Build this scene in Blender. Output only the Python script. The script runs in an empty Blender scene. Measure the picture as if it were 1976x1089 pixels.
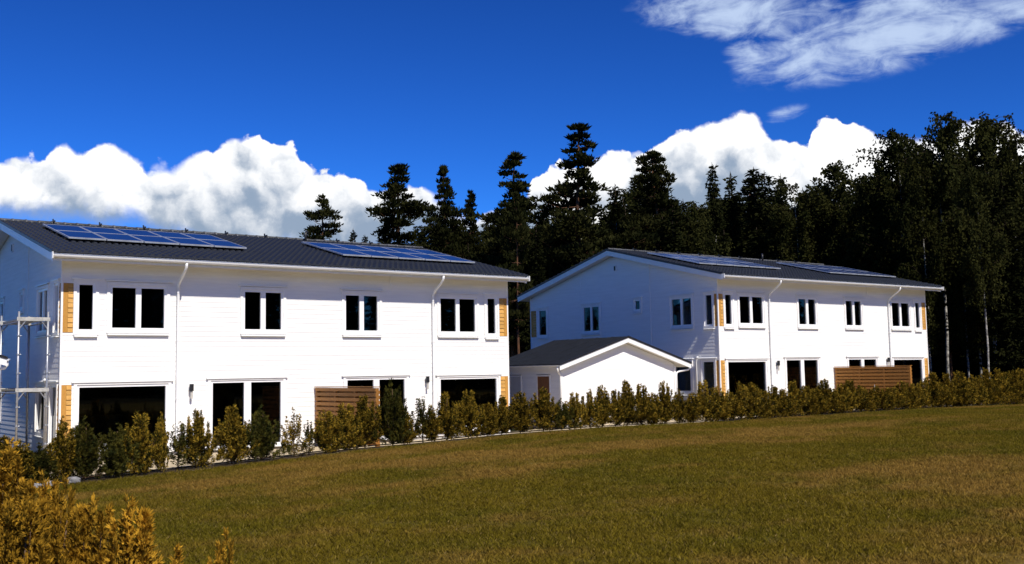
import bpy, math, random
import numpy as np
from mathutils import Vector, Matrix

scene = bpy.context.scene
COL = scene.collection
rad = math.radians

# ------------------------------------------------------------------ camera
# the camera stands at the world origin (eye height); +Y runs straight at the facades
YAW, PITCH, ROLL = 0.6424, 0.0862, -0.0174
fw = Vector((math.sin(YAW)*math.cos(PITCH), math.cos(YAW)*math.cos(PITCH), math.sin(PITCH)))
rt0 = Vector((math.cos(YAW), -math.sin(YAW), 0))
up0 = rt0.cross(fw)
rt = rt0*math.cos(ROLL) + up0*math.sin(ROLL)
up = up0*math.cos(ROLL) - rt0*math.sin(ROLL)
cam_data = bpy.data.cameras.new('camera')
cam = bpy.data.objects.new('camera', cam_data)
COL.objects.link(cam)
cam.matrix_world = Matrix(((rt.x, up.x, -fw.x, 0), (rt.y, up.y, -fw.y, 0), (rt.z, up.z, -fw.z, 0), (0, 0, 0, 1)))
cam_data.sensor_width = 36
cam_data.lens = 36*2014.9/1976
cam_data.clip_start = 0.1
cam_data.clip_end = 3000
scene.camera = cam

# ------------------------------------------------------------------ colour management
scene.view_settings.view_transform = 'Standard'
scene.view_settings.look = 'None'
scene.view_settings.gamma = 1
scene.view_settings.use_curve_mapping = False
scene.view_settings.exposure = 0.2
scene.render.engine = 'CYCLES'
scene.cycles.max_bounces = 6
scene.cycles.transparent_max_bounces = 12

# ------------------------------------------------------------------ node helpers
class NT:
    """small expression helper for shader node trees"""
    def __init__(self, tree):
        self.t = tree; self.l = tree.links
    def n(self, typ, ins=None, **kw):
        nd = self.t.nodes.new(typ)
        for k, v in kw.items(): setattr(nd, k, v)
        for k, v in (ins or {}).items():
            s = nd.inputs[k]
            if hasattr(v, 'is_output'): self.l.new(v, s)
            else: s.default_value = v
        return nd
    def m(self, op, a, b=0.0, c=0.0, clamp=False):
        nd = self.t.nodes.new('ShaderNodeMath'); nd.operation = op; nd.use_clamp = clamp
        for i, v in enumerate((a, b, c)):
            if hasattr(v, 'is_output'): self.l.new(v, nd.inputs[i])
            else: nd.inputs[i].default_value = v
        return nd.outputs[0]
    def vm(self, op, a, b=(0, 0, 0), s=1.0):
        nd = self.t.nodes.new('ShaderNodeVectorMath'); nd.operation = op
        for i, v in enumerate((a, b)):
            if hasattr(v, 'is_output'): self.l.new(v, nd.inputs[i])
            else: nd.inputs[i].default_value = v
        if op == 'SCALE':
            if hasattr(s, 'is_output'): self.l.new(s, nd.inputs['Scale'])
            else: nd.inputs['Scale'].default_value = s
        return nd.outputs[0]
    def ss(self, v, a, b, lo=0.0, hi=1.0):
        nd = self.n('ShaderNodeMapRange', {'Value': v, 'From Min': a, 'From Max': b, 'To Min': lo, 'To Max': hi})
        nd.interpolation_type = 'SMOOTHSTEP'
        return nd.outputs[0]
    def noise(self, vec, scale, detail=4, rough=.55, dist=0.0):
        return self.n('ShaderNodeTexNoise', {'Vector': vec, 'Scale': scale, 'Detail': detail, 'Roughness': rough, 'Distortion': dist}).outputs['Fac']
    def mix(self, f, a, b, blend='MIX'):
        nd = self.t.nodes.new('ShaderNodeMix'); nd.data_type = 'RGBA'; nd.blend_type = blend
        for k, v in ((0, f), (6, a), (7, b)):
            if hasattr(v, 'is_output'): self.l.new(v, nd.inputs[k])
            else: nd.inputs[k].default_value = v if k == 0 else (*v[:3], 1)
        return nd.outputs[2]
    def curve(self, v, pts):
        nd = self.t.nodes.new('ShaderNodeFloatCurve')
        cv = nd.mapping.curves[0]
        cv.points[0].location = pts[0]; cv.points[-1].location = pts[-1]
        for p in pts[1:-1]: cv.points.new(*p)
        for p in cv.points: p.handle_type = 'VECTOR'
        nd.mapping.update()
        self.l.new(v, nd.inputs['Value'])
        return nd.outputs[0]

# ------------------------------------------------------------------ sky and sun
SUN_TRAVEL = Vector((0.103, 1.0, -1.15)).normalized()
SUN_EL = math.asin(-SUN_TRAVEL.z)
SUN_ROT = math.atan2(-SUN_TRAVEL.x, -SUN_TRAVEL.y)
sun_d = bpy.data.lights.new('sun', 'SUN')
sun_d.energy = 5.0
sun_d.angle = rad(0.5)
sun_d.color = (1.0, 0.94, 0.85)
sun = bpy.data.objects.new('sun', sun_d)
COL.objects.link(sun)
sun.rotation_euler = SUN_TRAVEL.to_track_quat('-Z', 'Y').to_euler()
sun.location = (-10, -60, 70)

world = bpy.data.worlds.new('World')
scene.world = world
world.use_nodes = True
wt = world.node_tree
wt.nodes.clear()
W = NT(wt)
D = W.vm('NORMALIZE', W.n('ShaderNodeTexCoord').outputs['Generated'])
sep = W.n('ShaderNodeSeparateXYZ', {0: D})
az = W.m('MULTIPLY', W.m('ARCTAN2', sep.outputs[0], sep.outputs[1]), 180/math.pi)
el = W.m('MULTIPLY', W.m('ARCSINE', sep.outputs[2]), 180/math.pi)
sky = W.n('ShaderNodeTexSky')
sky.sky_type = 'NISHITA'
sky.sun_disc = False
sky.sun_elevation = SUN_EL
sky.sun_rotation = SUN_ROT
sky.altitude = 1200
sky.air_density = 1.0
sky.dust_density = 0.0
sky.ozone_density = 4.0
SKY_STRENGTH = 0.066
# deep polarised-looking blue of the whole sky
skyc = W.mix(1.0, sky.outputs[0], (0.22*SKY_STRENGTH, 0.68*SKY_STRENGTH, 1.36*SKY_STRENGTH), 'MULTIPLY')
skyc = W.n('ShaderNodeGamma', {'Color': skyc, 'Gamma': 1.6}).outputs[0]
skyc = W.mix(1.0, skyc, (6.2, 2.95, 1.80), 'MULTIPLY')
# mix nodes clamp nothing here; the product stays in scene-linear units

# cumulus banks: crest height (deg) along the azimuth (deg)
TOPS = [(-180, 11.5), (0, 11.5), (6, 11.4), (10.45, 11.09), (10.91, 11.32), (11.85, 11.52), (12.45, 11.23), (13.03, 12.17), (13.52, 12.28), (14.14, 11.86), (14.75, 12.29), (15.5, 12.52), (16.39, 12.13), (17.03, 11.77), (17.42, 11.39), (18.19, 11.7), (18.71, 11.54), (19.89, 12.12), (21.49, 12.73), (22.57, 13.04), (23.66, 12.81), (24.07, 12.47), (25.04, 12.58), (25.59, 11.83), (26.43, 11.15), (27.55, 11.03), (28.67, 10.91), (29.37, 10.35), (29.94, 10.5), (31.22, 10.64), (32.08, 10.44), (32.65, 10.08), (34.35, 9.08), (36.65, 9.04), (38.12, 10.99), (39.14, 11.31), (40.72, 11.49), (42.03, 12.0), (43.03, 12.24), (43.45, 11.95), (44.75, 12.45), (45.61, 12.82), (47.31, 13.28), (47.6, 13.62), (48.3, 13.63), (48.73, 13.95), (49.56, 14.01), (50.37, 13.7), (50.89, 12.91), (51.42, 12.6), (52.22, 12.4), (53.02, 12.05), (53.25, 12.74), (53.85, 13.0), (54.64, 12.98), (55.15, 12.7), (55.81, 12.85), (56.45, 12.58), (57.19, 11.99), (58.2, 12.02), (59.21, 12.18), (60.44, 12.18), (62.6, 12.19), (63.41, 11.71), (70, 11.5), (180, 11.5)]
BASES = [(-180, 7), (0, 8.3), (10.5, 8.55), (12.87, 8.45), (15.31, 8.39), (16.57, 8.2), (17.85, 7.5), (23.13, 6.9), (28.65, 6.9), (32.91, 7.6), (37.19, 7.2), (45.71, 6.8), (53.88, 6.9), (63.15, 6.7), (180, 7)]
A0, A1, EMAX = 6.0, 68.0, 20.0
def clipc(pts):
    xs = [p[0] for p in pts]; ys = [p[1] for p in pts]
    use = [A0] + [x for x in xs if A0 < x < A1] + [A1]
    return [((x-A0)/(A1-A0), float(np.interp(x, xs, ys))/EMAX) for x in use]
u = W.m('MULTIPLY', W.m('SUBTRACT', az, A0), 1/(A1-A0), clamp=True)
top = W.m('MULTIPLY', W.curve(u, clipc(TOPS)), EMAX)
base = W.m('MULTIPLY', W.curve(u, clipc(BASES)), EMAX)
nw = W.vm('SUBTRACT', W.n('ShaderNodeTexNoise', {'Vector': D, 'Scale': 26.0, 'Detail': 5.0, 'Roughness': .6}).outputs['Color'], (.5, .5, .5))
Dw = W.vm('ADD', D, W.vm('SCALE', nw, s=.035))
def billow(vec, sc):
    v = W.n('ShaderNodeTexVoronoi', {'Vector': vec, 'Scale': sc, 'Smoothness': .35}, feature='SMOOTH_F1').outputs['Distance']
    return W.m('SUBTRACT', .55, v)
b1 = billow(Dw, 32.0); b2 = billow(Dw, 85.0)
puff = W.m('ADD', W.m('MULTIPLY', b1, 1.1), W.m('MULTIPLY', b2, .5))
h = W.m('ADD', W.m('SUBTRACT', top, el), W.m('SUBTRACT', puff, .32))
nlow = W.noise(D, 9.0, 5, .6)
edge = W.ss(nlow, .42, .66, .16, .85)
alpha = W.n('ShaderNodeMapRange', {'Value': h, 'From Min': 0.0, 'From Max': edge}, interpolation_type='SMOOTHSTEP').outputs[0]
nb = W.noise(D, 22.0, 6, .62)
bl = W.m('ADD', W.m('SUBTRACT', el, base), W.m('MULTIPLY', W.m('SUBTRACT', nb, .5), 3.0))
balpha = W.ss(bl, -1.0, .7)
calpha = W.m('MULTIPLY', alpha, balpha)
# body shading: billows turned to the light above are white, hollows and the flat base grey
LOFF = (.006, -.004, .016)
def dens(off):
    v = W.vm('ADD', Dw, off)
    return W.m('ADD', W.m('MULTIPLY', W.noise(v, 17.0, 6, .58), 1.0), W.m('MULTIPLY', billow(v, 30.0), .35))
lit = W.m('SUBTRACT', dens((0, 0, 0)), dens(LOFF))
frac = W.m('DIVIDE', W.m('SUBTRACT', el, base), W.m('MAXIMUM', W.m('SUBTRACT', top, base), .5))
shade = W.m('ADD', W.m('ADD', W.m('MULTIPLY', lit, 1.7), W.m('MULTIPLY', frac, 1.25)), W.m('MULTIPLY', W.m('SUBTRACT', W.noise(D, 8.5, 5, .55), .5), 2.5))
shade = W.ss(shade, -.06, 1.0)
cumc = W.mix(shade, (.26, .34, .46), (1.0, 1.0, 1.0))
# thin high veil, upper right
def ell(a, e, ra, re, tilt=0.0):
    da = W.m('SUBTRACT', az, a); de = W.m('SUBTRACT', el, e)
    c, s = math.cos(tilt), math.sin(tilt)
    x = W.m('ADD', W.m('MULTIPLY', da, c/ra), W.m('MULTIPLY', de, s/ra))
    y = W.m('ADD', W.m('MULTIPLY', da, -s/re), W.m('MULTIPLY', de, c/re))
    return W.m('SUBTRACT', 1.0, W.m('ADD', W.m('MULTIPLY', x, x), W.m('MULTIPLY', y, y)))
veil = W.m('MAXIMUM', ell(57.2, 17.0, 8.6, 2.1, .13), ell(50.0, 18.7, 6.4, 1.5, -.12))
veil = W.m('MAXIMUM', veil, ell(61.5, 17.2, 5.0, 1.5, .16))
veil = W.m('MAXIMUM', veil, W.m('SUBTRACT', ell(50.0, 16.5, 1.6, 1.2), .25))
veil = W.m('MAXIMUM', veil, W.m('SUBTRACT', ell(51.9, 13.35, 1.8, .7, .2), .55))
mapv = W.n('ShaderNodeMapping', {'Vector': D, 'Rotation': (0, 0, rad(-55)), 'Scale': (1, .35, 1.8)}).outputs[0]
nv = W.noise(mapv, 34.0, 8, .62, .6)
nv2 = W.noise(D, 70.0, 6, .6)
va = W.m('ADD', W.m('MULTIPLY', veil, .75), W.m('ADD', W.m('MULTIPLY', W.m('SUBTRACT', nv, .5), 2.2), W.m('MULTIPLY', W.m('SUBTRACT', nv2, .5), .5)))
va = W.m('MULTIPLY', W.ss(va, -.12, 1.05), W.ss(veil, -.3, .4))
va = W.m('MULTIPLY', va, .85)
c1 = W.mix(va, skyc, (.53, .65, .85))
c2 = W.mix(calpha, c1, cumc)
bg = W.n('ShaderNodeBackground', {'Color': c2, 'Strength': 1.0})
out = W.n('ShaderNodeOutputWorld')
wt.links.new(bg.outputs[0], out.inputs[0])

# ------------------------------------------------------------------ materials
MATS = {}
def newmat(name):
    m = bpy.data.materials.new(name); m.use_nodes = True
    m.node_tree.nodes.clear()
    return m, NT(m.node_tree)
def finish(m, n, sh, disp=None):
    o = n.n('ShaderNodeOutputMaterial')
    n.l.new(sh, o.inputs[0])
    MATS[m.name] = m
    return m
def mat(name, col, rough=.6, spec=.4, metal=0.0, var=.12, scale=3.0, col2=None, bump=0.0, bscale=40.0, stretch=None, island=0.0):
    m, n = newmat(name)
    pos = n.n('ShaderNodeTexCoord').outputs['Object']
    if stretch: pos = n.n('ShaderNodeMapping', {'Vector': pos, 'Scale': stretch}).outputs[0]
    f = n.noise(pos, scale, 5, .6)
    c2 = col2 or tuple(c*(1-var*2) for c in col)
    c1 = col if col2 else tuple(min(1, c*(1+var)) for c in col)
    c = n.mix(n.ss(f, .3, .7), c1, c2)
    if island:
        r = n.n('ShaderNodeObjectInfo').outputs['Random']
        c = n.mix(1.0, c, n.n('ShaderNodeCombineColor', {0: n.ss(r, 0, 1, 1-island, 1+island), 1: n.ss(r, 0, 1, 1-island, 1+island), 2: n.ss(r, 0, 1, 1-island*1.3, 1+island)}).outputs[0], 'MULTIPLY')
    ins = {'Base Color': c, 'Roughness': rough, 'Metallic': metal, 'Specular IOR Level': spec}
    if bump:
        b = n.n('ShaderNodeBump', {'Height': n.noise(pos, bscale, 4, .6), 'Strength': bump, 'Distance': .01})
        ins['Normal'] = b.outputs[0]
    p = n.n('ShaderNodeBsdfPrincipled', ins)
    return finish(m, n, p.outputs[0])
def leafmat(name, ca, cb, trans=.25, scale=1.2, bias=.5, rnd_w=.9):
    m, n = newmat(name)
    g = n.n('ShaderNodeNewGeometry')
    pos = g.outputs['Position']
    f = n.noise(pos, scale, 3, .6)
    r = g.outputs['Random Per Island']
    k = n.m('ADD', n.m('MULTIPLY', n.m('SUBTRACT', f, .5), 2.6), n.m('ADD', n.m('MULTIPLY', n.m('SUBTRACT', r, .5), rnd_w), bias), clamp=True)
    ob = n.n('ShaderNodeObjectInfo').outputs['Random']
    c = n.mix(k, ca, cb)
    vv = n.ss(ob, 0, 1, .78, 1.2)
    c = n.mix(1.0, c, n.n('ShaderNodeCombineColor', {0: vv, 1: vv, 2: vv}).outputs[0], 'MULTIPLY')
    d = n.n('ShaderNodeBsdfDiffuse', {'Color': c})
    t = n.n('ShaderNodeBsdfTranslucent', {'Color': c})
    mx = n.n('ShaderNodeMixShader', {0: trans, 1: d.outputs[0], 2: t.outputs[0]})
    return finish(m, n, mx.outputs[0])

PAINT = mat('white_paint', (.84, .83, .80), .55, .3, var=.02, scale=6)
SIDING = mat('white_siding', (.84, .83, .80), .6, .25, var=.025, scale=2.0, stretch=(.4, .4, 6))
VINYL = mat('white_window_frame', (.86, .86, .85), .35, .4, var=.01)
METALW = mat('white_sheet_metal', (.82, .82, .80), .35, .5, var=.02)
TILE = mat('slate_grey_tile', (.020, .023, .030), .45, .4, var=.06, scale=3)
RIDGE = mat('weathered_ridge_tile', (.10, .105, .115), .6, .4, var=.3, scale=8, island=.25)
FELT = mat('black_roof_felt', (.012, .014, .018), .85, .15, var=.15, scale=5, bump=.3, bscale=90)
BLACKM = mat('black_metal', (.012, .012, .013), .45, .5)
WOODY = mat('honey_cladding', (.62, .36, .10), .6, .25, col2=(.50, .25, .06), scale=9, stretch=(1, 1, 7), bump=.15, bscale=30, island=.14)
WOODC = mat('honey_corner_plank', (.54, .28, .06), .6, .25, col2=(.45, .21, .04), scale=9, stretch=(8, 8, 1), island=.05)
WOODB = mat('brown_stained_slat', (.37, .165, .034), .6, .25, col2=(.26, .11, .022), scale=8, stretch=(6, 1, 6), bump=.15, island=.15)
DOORB = mat('brown_door_wood', (.24, .10, .03), .5, .4, col2=(.17, .07, .02), scale=5, stretch=(6, 6, .6))
DOORG = mat('grey_door_paint', (.52, .50, .46), .5, .4, var=.03)
ALU = mat('galvanised_steel', (.42, .43, .45), .42, .5, metal=.7, var=.08, scale=20)
DECK = mat('worn_scaffold_deck', (.42, .41, .38), .7, .2, var=.12, scale=15)
PANELM = mat('blue_solar_cell', (.008, .021, .078), .22, .12, var=.1, scale=30)
PFRAME = mat('silver_panel_frame', (.62, .66, .72), .35, .5, metal=.5)
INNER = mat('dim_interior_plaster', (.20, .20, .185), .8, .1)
CONC = mat('pale_concrete', (.48, .46, .42), .85, .2, var=.12, scale=4, bump=.2)
STONE = mat('pale_stone', (.22, .215, .21), .8, .2, var=.25, scale=3, bump=.5, bscale=9)
BARKP = mat('pine_bark', (.13, .06, .03), .9, .1, col2=(.06, .035, .022), scale=5, stretch=(1, 1, .4), bump=.5, bscale=20)
BARKS = mat('spruce_bark', (.05, .035, .025), .9, .1, var=.25, scale=6)
BARKB = mat('birch_bark', (.44, .42, .38), .85, .15, col2=(.03, .028, .025), scale=1.9, stretch=(1.6, 1.6, 2.2))
TWIG = mat('thuja_stem', (.12, .075, .045), .9, .1, var=.25, scale=15)
HOSE = mat('black_hose', (.015, .015, .015), .5, .4)

LPINE = leafmat('pine_needles', (.009, .011, .004), (.030, .030, .009), .15, .35, .45)
LSPRUCE = leafmat('spruce_needles', (.006, .008, .003), (.020, .021, .007), .15, .35, .45)
LBIRCH = leafmat('birch_leaves', (.012, .015, .005), (.036, .036, .010), .25, .3, .5)
LTHUJA = leafmat('thuja_sprays', (.024, .028, .006), (.37, .235, .027), .22, 5.0, .42, 1.6)
LTHUJAN = leafmat('golden_thuja_sprays', (.095, .059, .009), (.55, .305, .030), .28, 7.0, .56, 1.3)
LTHUJAG = leafmat('green_thuja_sprays', (.025, .032, .010), (.10, .085, .015), .25, 3.0, .5)
LORANGE = leafmat('orange_leaves', (.40, .13, .02), (.62, .12, .03), .3, 4.0, .5)

def glassmat():
    m, n = newmat('dark_window_glass')
    fr = n.n('ShaderNodeFresnel', {'IOR': 1.42}).outputs[0]
    tr = n.n('ShaderNodeBsdfTransparent', {'Color': (.5, .52, .5, 1)})
    gl = n.n('ShaderNodeBsdfGlossy', {'Color': (1, 1, 1, 1), 'Roughness': .015})
    mx = n.n('ShaderNodeMixShader', {0: fr, 1: tr.outputs[0], 2: gl.outputs[0]})
    return finish(m, n, mx.outputs[0])
GLASS = glassmat()

def grass_colour(n, pos):
    """dry autumn lawn: olive green with tan patches"""
    p1 = n.n('ShaderNodeMapping', {'Vector': pos, 'Rotation': (0, 0, rad(-38)), 'Scale': (.05, .16, 1)}).outputs[0]
    dry = n.noise(p1, 1.5, 6, .62, .3)
    dry2 = n.noise(pos, .55, 5, .65)
    k = n.m('ADD', n.m('MULTIPLY', dry, .65), n.m('MULTIPLY', dry2, .35))
    k = n.ss(k, .46, .585)
    green = n.mix(n.ss(n.noise(pos, .35, 3, .5), .35, .65), (.120, .100, .010), (.158, .116, .012))
    return n.mix(k, green, (.26, .158, .034))
def lawnmat():
    m, n = newmat('dry_lawn')
    pos = n.n('ShaderNodeNewGeometry').outputs['Position']
    c = grass_colour(n, pos)
    f = n.noise(pos, 9.0, 5, .7)
    c = n.mix(n.ss(f, .3, .75), n.mix(1, c, (.45, .45, .45), 'MULTIPLY'), c)
    b = n.n('ShaderNodeBump', {'Height': n.noise(pos, 25, 5, .7), 'Strength': .8, 'Distance': .05})
    p = n.n('ShaderNodeBsdfPrincipled', {'Base Color': c, 'Roughness': .95, 'Specular IOR Level': .1, 'Normal': b.outputs[0]})
    return finish(m, n, p.outputs[0])
LAWN = lawnmat()
def blademat():
    m, n = newmat('grass_blades')
    g = n.n('ShaderNodeNewGeometry')
    pos = g.outputs['Position']
    c = grass_colour(n, pos)
    r = g.outputs['Random Per Island']
    straw = n.ss(r, .86, .97)
    c = n.mix(straw, c, (.19, .135, .045))
    v = n.ss(n.m('FRACT', n.m('MULTIPLY', r, 17.3)), 0, 1, .74, 1.24)
    c = n.mix(1.0, c, n.n('ShaderNodeCombineColor', {0: v, 1: v, 2: v}).outputs[0], 'MULTIPLY')
    d = n.n('ShaderNodeBsdfDiffuse', {'Color': c})
    t = n.n('ShaderNodeBsdfTranslucent', {'Color': c})
    mx = n.n('ShaderNodeMixShader', {0: .3, 1: d.outputs[0], 2: t.outputs[0]})
    return finish(m, n, mx.outputs[0])
BLADE = blademat()
FOREST = mat('forest_floor', (.028, .022, .010), .95, .05, col2=(.016, .018, .006), scale=.6, bump=.6, bscale=6)
SOIL = mat('planting_soil', (.060, .042, .024), .95, .1, col2=(.028, .02, .012), scale=5, bump=.8, bscale=18)
GRAVEL = mat('pale_gravel', (.52, .43, .29), .9, .1, col2=(.38, .31, .20), scale=7, bump=.9, bscale=60)

# ------------------------------------------------------------------ mesh helpers
class MB:
    def __init__(self): self.v = []; self.f = []
    def add(self, vs, fs):
        o = len(self.v); self.v += [tuple(p) for p in vs]; self.f += [tuple(i+o for i in f) for f in fs]
    def hexa(self, c):           # 8 corners: 0-3 bottom loop, 4-7 top loop
        c = [Vector(p) for p in c]
        ctr = sum(c, Vector())/8
        fs = []
        for f in ((0, 3, 2, 1), (4, 5, 6, 7), (0, 1, 5, 4), (1, 2, 6, 5), (2, 3, 7, 6), (3, 0, 4, 7)):
            nrm = (c[f[1]]-c[f[0]]).cross(c[f[2]]-c[f[0]])
            mid = sum((c[i] for i in f), Vector())/4
            fs.append(f if nrm.dot(mid-ctr) >= 0 else f[::-1])
        self.add(c, fs)
    def box(self, x0, x1, y0, y1, z0, z1, T=None):
        c = [(x0, y0, z0), (x1, y0, z0), (x1, y1, z0), (x0, y1, z0), (x0, y0, z1), (x1, y0, z1), (x1, y1, z1), (x0, y1, z1)]
        self.hexa([T(p) for p in c] if T else c)
    def tube(self, pts, r, n=8, caps=True):
        pts = [Vector(p) for p in pts]
        rs = r if isinstance(r, (list, tuple)) else [r]*len(pts)
        rings = []
        prev = None
        for i, p in enumerate(pts):
            t = (pts[min(i+1, len(pts)-1)]-pts[max(i-1, 0)]).normalized()
            a = prev if prev is not None else (Vector((1, 0, 0)) if abs(t.x) < .8 else Vector((0, 1, 0)))
            a = (a - t*a.dot(t)).normalized(); prev = a
            b = t.cross(a)
            rings.append([p+(a*math.cos(2*math.pi*k/n)+b*math.sin(2*math.pi*k/n))*rs[i] for k in range(n)])
        vs = [q for rg in rings for q in rg]
        fs = []
        for i in range(len(rings)-1):
            for k in range(n):
                k2 = (k+1) % n
                fs.append((i*n+k, i*n+k2, (i+1)*n+k2, (i+1)*n+k))
        if caps:
            fs.append(tuple(range(n))[::-1]); fs.append(tuple((len(rings)-1)*n+k for k in range(n)))
        self.add(vs, fs)
    def mesh(self, name, mt, smooth=False):
        me = bpy.data.meshes.new(name)
        me.from_pydata(self.v, [], self.f)
        me.materials.append(mt)
        if smooth: me.polygons.foreach_set('use_smooth', [True]*len(me.polygons))
        me.update()
        return me
    def build(self, name, mt, parent=None, smooth=False):
        return link(name, self.mesh(name, mt, smooth), parent)

def link(name, me, parent=None, loc=None):
    o = bpy.data.objects.new(name, me)
    COL.objects.link(o)
    if parent is not None: o.parent = parent
    if loc: o.location = loc
    return o
def tag(o, label=None, cat=None, group=None, kind=None):
    if label: o['label'] = label
    if cat: o['category'] = cat
    if group: o['group'] = group
    if kind: o['kind'] = kind
    return o
def empty(name, loc, rz=0.0):
    o = bpy.data.objects.new(name, None)
    o.empty_display_size = .3
    COL.objects.link(o)
    o.location = loc; o.rotation_euler = (0, 0, rz)
    return o
KIDS = {}
def kids(o): return [c for c in COL.objects if c.parent == o]
def copy_tree(o, parent=None, table=None):
    if table is None:
        table = {}
        for c in COL.objects:
            if c.parent is not None: table.setdefault(c.parent.name, []).append(c)
    c = o.copy(); COL.objects.link(c)
    c.parent = parent
    for ch in table.get(o.name, []): copy_tree(ch, c, table)
    return c
def quads_mesh(name, V, mt, extra=None):
    """V: (N,4,3) array of quads"""
    V = np.asarray(V, np.float32); N = len(V)
    me = bpy.data.meshes.new(name)
    me.vertices.add(N*4); me.vertices.foreach_set('co', V.reshape(-1))
    me.loops.add(N*4); me.loops.foreach_set('vertex_index', np.arange(N*4, dtype=np.int32))
    me.polygons.add(N); me.polygons.foreach_set('loop_start', np.arange(N, dtype=np.int32)*4)
    me.update(calc_edges=True); me.materials.append(mt)
    return me
def norm(a): return a/np.maximum(np.linalg.norm(a, axis=-1, keepdims=True), 1e-9)
def kites(P, Dr, L, Wd, rng, mid=.45):
    """kite-shaped leaf quads from P along Dr"""
    side = norm(np.cross(Dr, rng.normal(size=P.shape)))
    L = np.broadcast_to(np.asarray(L, float), (len(P),))[:, None]; Wd = np.broadcast_to(np.asarray(Wd, float), (len(P),))[:, None]
    m = P+Dr*L*mid
    return np.stack([P, m+side*Wd*.5, P+Dr*L, m-side*Wd*.5], 1)

# ------------------------------------------------------------------ terrain
EDGE_X = [-20, 5.6, 7.2, 9.0, 10.9, 13.0, 15.4, 18.0, 22.0, 25.4, 29.3, 35.5, 39.0, 46.2, 80]
EDGE_Z = [-2.5, -2.26, -2.18, -2.11, -2.03, -1.904, -1.85, -1.753, -1.72, -1.765, -1.765, -1.738, -1.741, -1.828, -1.83]
def sstep(a, b, x):
    t = np.clip((x-a)/(b-a), 0, 1); return t*t*(3-2*t)
def ground_z(X, Y):
    X = np.asarray(X, float); Y = np.asarray(Y, float)
    hz = np.interp(X, EDGE_X, EDGE_Z)
    t = np.clip(Y/23.9, 0, 1)
    front = -1.65*(1-t) + hz*t + .03*np.sin(X*.31+1)*np.sin(Y*.27)*np.clip((23.9-Y)/6, 0, 1)*np.clip(Y/6, 0, 1)
    back = -2.21 + .475*sstep(23, 31.5, X)
    k = sstep(24.2, 27.5, Y)
    z = front*(1-k)+back*k
    far = -1.9
    k2 = sstep(47, 62, Y); z = z*(1-k2)+far*k2
    k3 = sstep(55, 75, X); z = z*(1-k3)+far*k3
    return z
def gz(x, y): return float(ground_z(x, y))
def sheet(name, xs, ys, dz, mt, kind='structure', edge=None):
    xs = np.asarray(xs, float); ys = np.asarray(ys, float)
    X, Y = np.meshgrid(xs, ys)
    if edge is not None: Y = edge(X, Y)
    Z = ground_z(X, Y)+dz
    nx, ny = len(xs), len(ys)
    V = np.stack([X, Y, Z], -1).reshape(-1, 3)
    idx = np.arange(nx*ny).reshape(ny, nx)
    F = np.stack([idx[:-1, :-1], idx[:-1, 1:], idx[1:, 1:], idx[1:, :-1]], -1).reshape(-1, 4)
    me = bpy.data.meshes.new(name)
    me.from_pydata(V.tolist(), [], F.tolist())
    me.materials.append(mt)
    me.polygons.foreach_set('use_smooth', [True]*len(F))
    o = link(name, me)
    o['kind'] = kind
    return o
gx = np.concatenate([np.linspace(-900, -40, 12), np.linspace(-30, 90, 161), np.linspace(110, 1200, 14)])
gy = np.concatenate([np.linspace(-600, -30, 10), np.linspace(-20, 70, 121), np.linspace(85, 1200, 14)])
sheet('ground', gx, gy, -.02, FOREST)
def lawn_edge(X, Y):
    wob = .05*np.sin(X*1.7)+.04*np.sin(X*4.1+2)
    return np.where(Y > 20, 20+(Y-20)*(3.8+wob)/3.8, Y)
lx = np.linspace(-24, 84, 217)
lawn = sheet('lawn', lx, np.linspace(-12, 23.8, 90), .006, LAWN, edge=lawn_edge)
sheet('planting_bed', np.linspace(-2, 58, 161), np.linspace(23.5, 25.3, 10), -.008, SOIL)
sheet('gravel_terrace', np.linspace(-2, 50, 141), np.linspace(24.9, 31.5, 24), -.003, GRAVEL)
sheet('edging_strip', np.linspace(2, 58, 201), np.linspace(23.78, 23.90, 3), .0, GRAVEL, edge=lambda X, Y: Y+.05*np.sin(X*1.7)+.04*np.sin(X*4.1+2))

# grass blades: clumps instanced over the part of the lawn in view
rng = np.random.default_rng(5)
NB = 80
P = np.zeros((NB, 3)); ang = rng.uniform(0, 2*np.pi, NB); rr = .2*np.sqrt(rng.uniform(0, 1, NB))
P[:, 0] = rr*np.cos(ang); P[:, 1] = rr*np.sin(ang); P[:, 2] = -.005
Dr = norm(np.stack([rng.normal(0, .85, NB), rng.normal(0, .85, NB), np.ones(NB)], 1))
clump_me = quads_mesh('grass_clump', kites(P, Dr, rng.uniform(.03, .07, NB), rng.uniform(.005, .011, NB), rng, .35), BLADE)
clump = bpy.data.objects.new('grass_clump', clump_me)
gq = []
ys_ = np.linspace(5.0, 23.7, 25)
for i in range(len(ys_)-1):
    y0, y1 = ys_[i], ys_[i+1]
    xa0, xb0 = y0*math.tan(rad(8))-.5, y0*math.tan(rad(66))+.8
    for j in range(24):
        t0, t1 = j/24, (j+1)/24
        xa1, xb1 = y1*math.tan(rad(8))-.5, y1*math.tan(rad(66))+.8
        c = [(xa0+(xb0-xa0)*t0, y0), (xa0+(xb0-xa0)*t1, y0), (xa1+(xb1-xa1)*t1, y1), (xa1+(xb1-xa1)*t0, y1)]
        gq.append([(x, y, gz(x, y)+.006) for x, y in c])
grass_me = quads_mesh('grass', gq, BLADE)
grass = link('grass', grass_me)
tag(grass, kind='stuff')
ng = bpy.data.node_groups.new('grass_scatter', 'GeometryNodeTree')
ng.interface.new_socket('Geometry', in_out='INPUT', socket_type='NodeSocketGeometry')
ng.interface.new_socket('Geometry', in_out='OUTPUT', socket_type='NodeSocketGeometry')
G_ = NT(ng)
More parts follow.
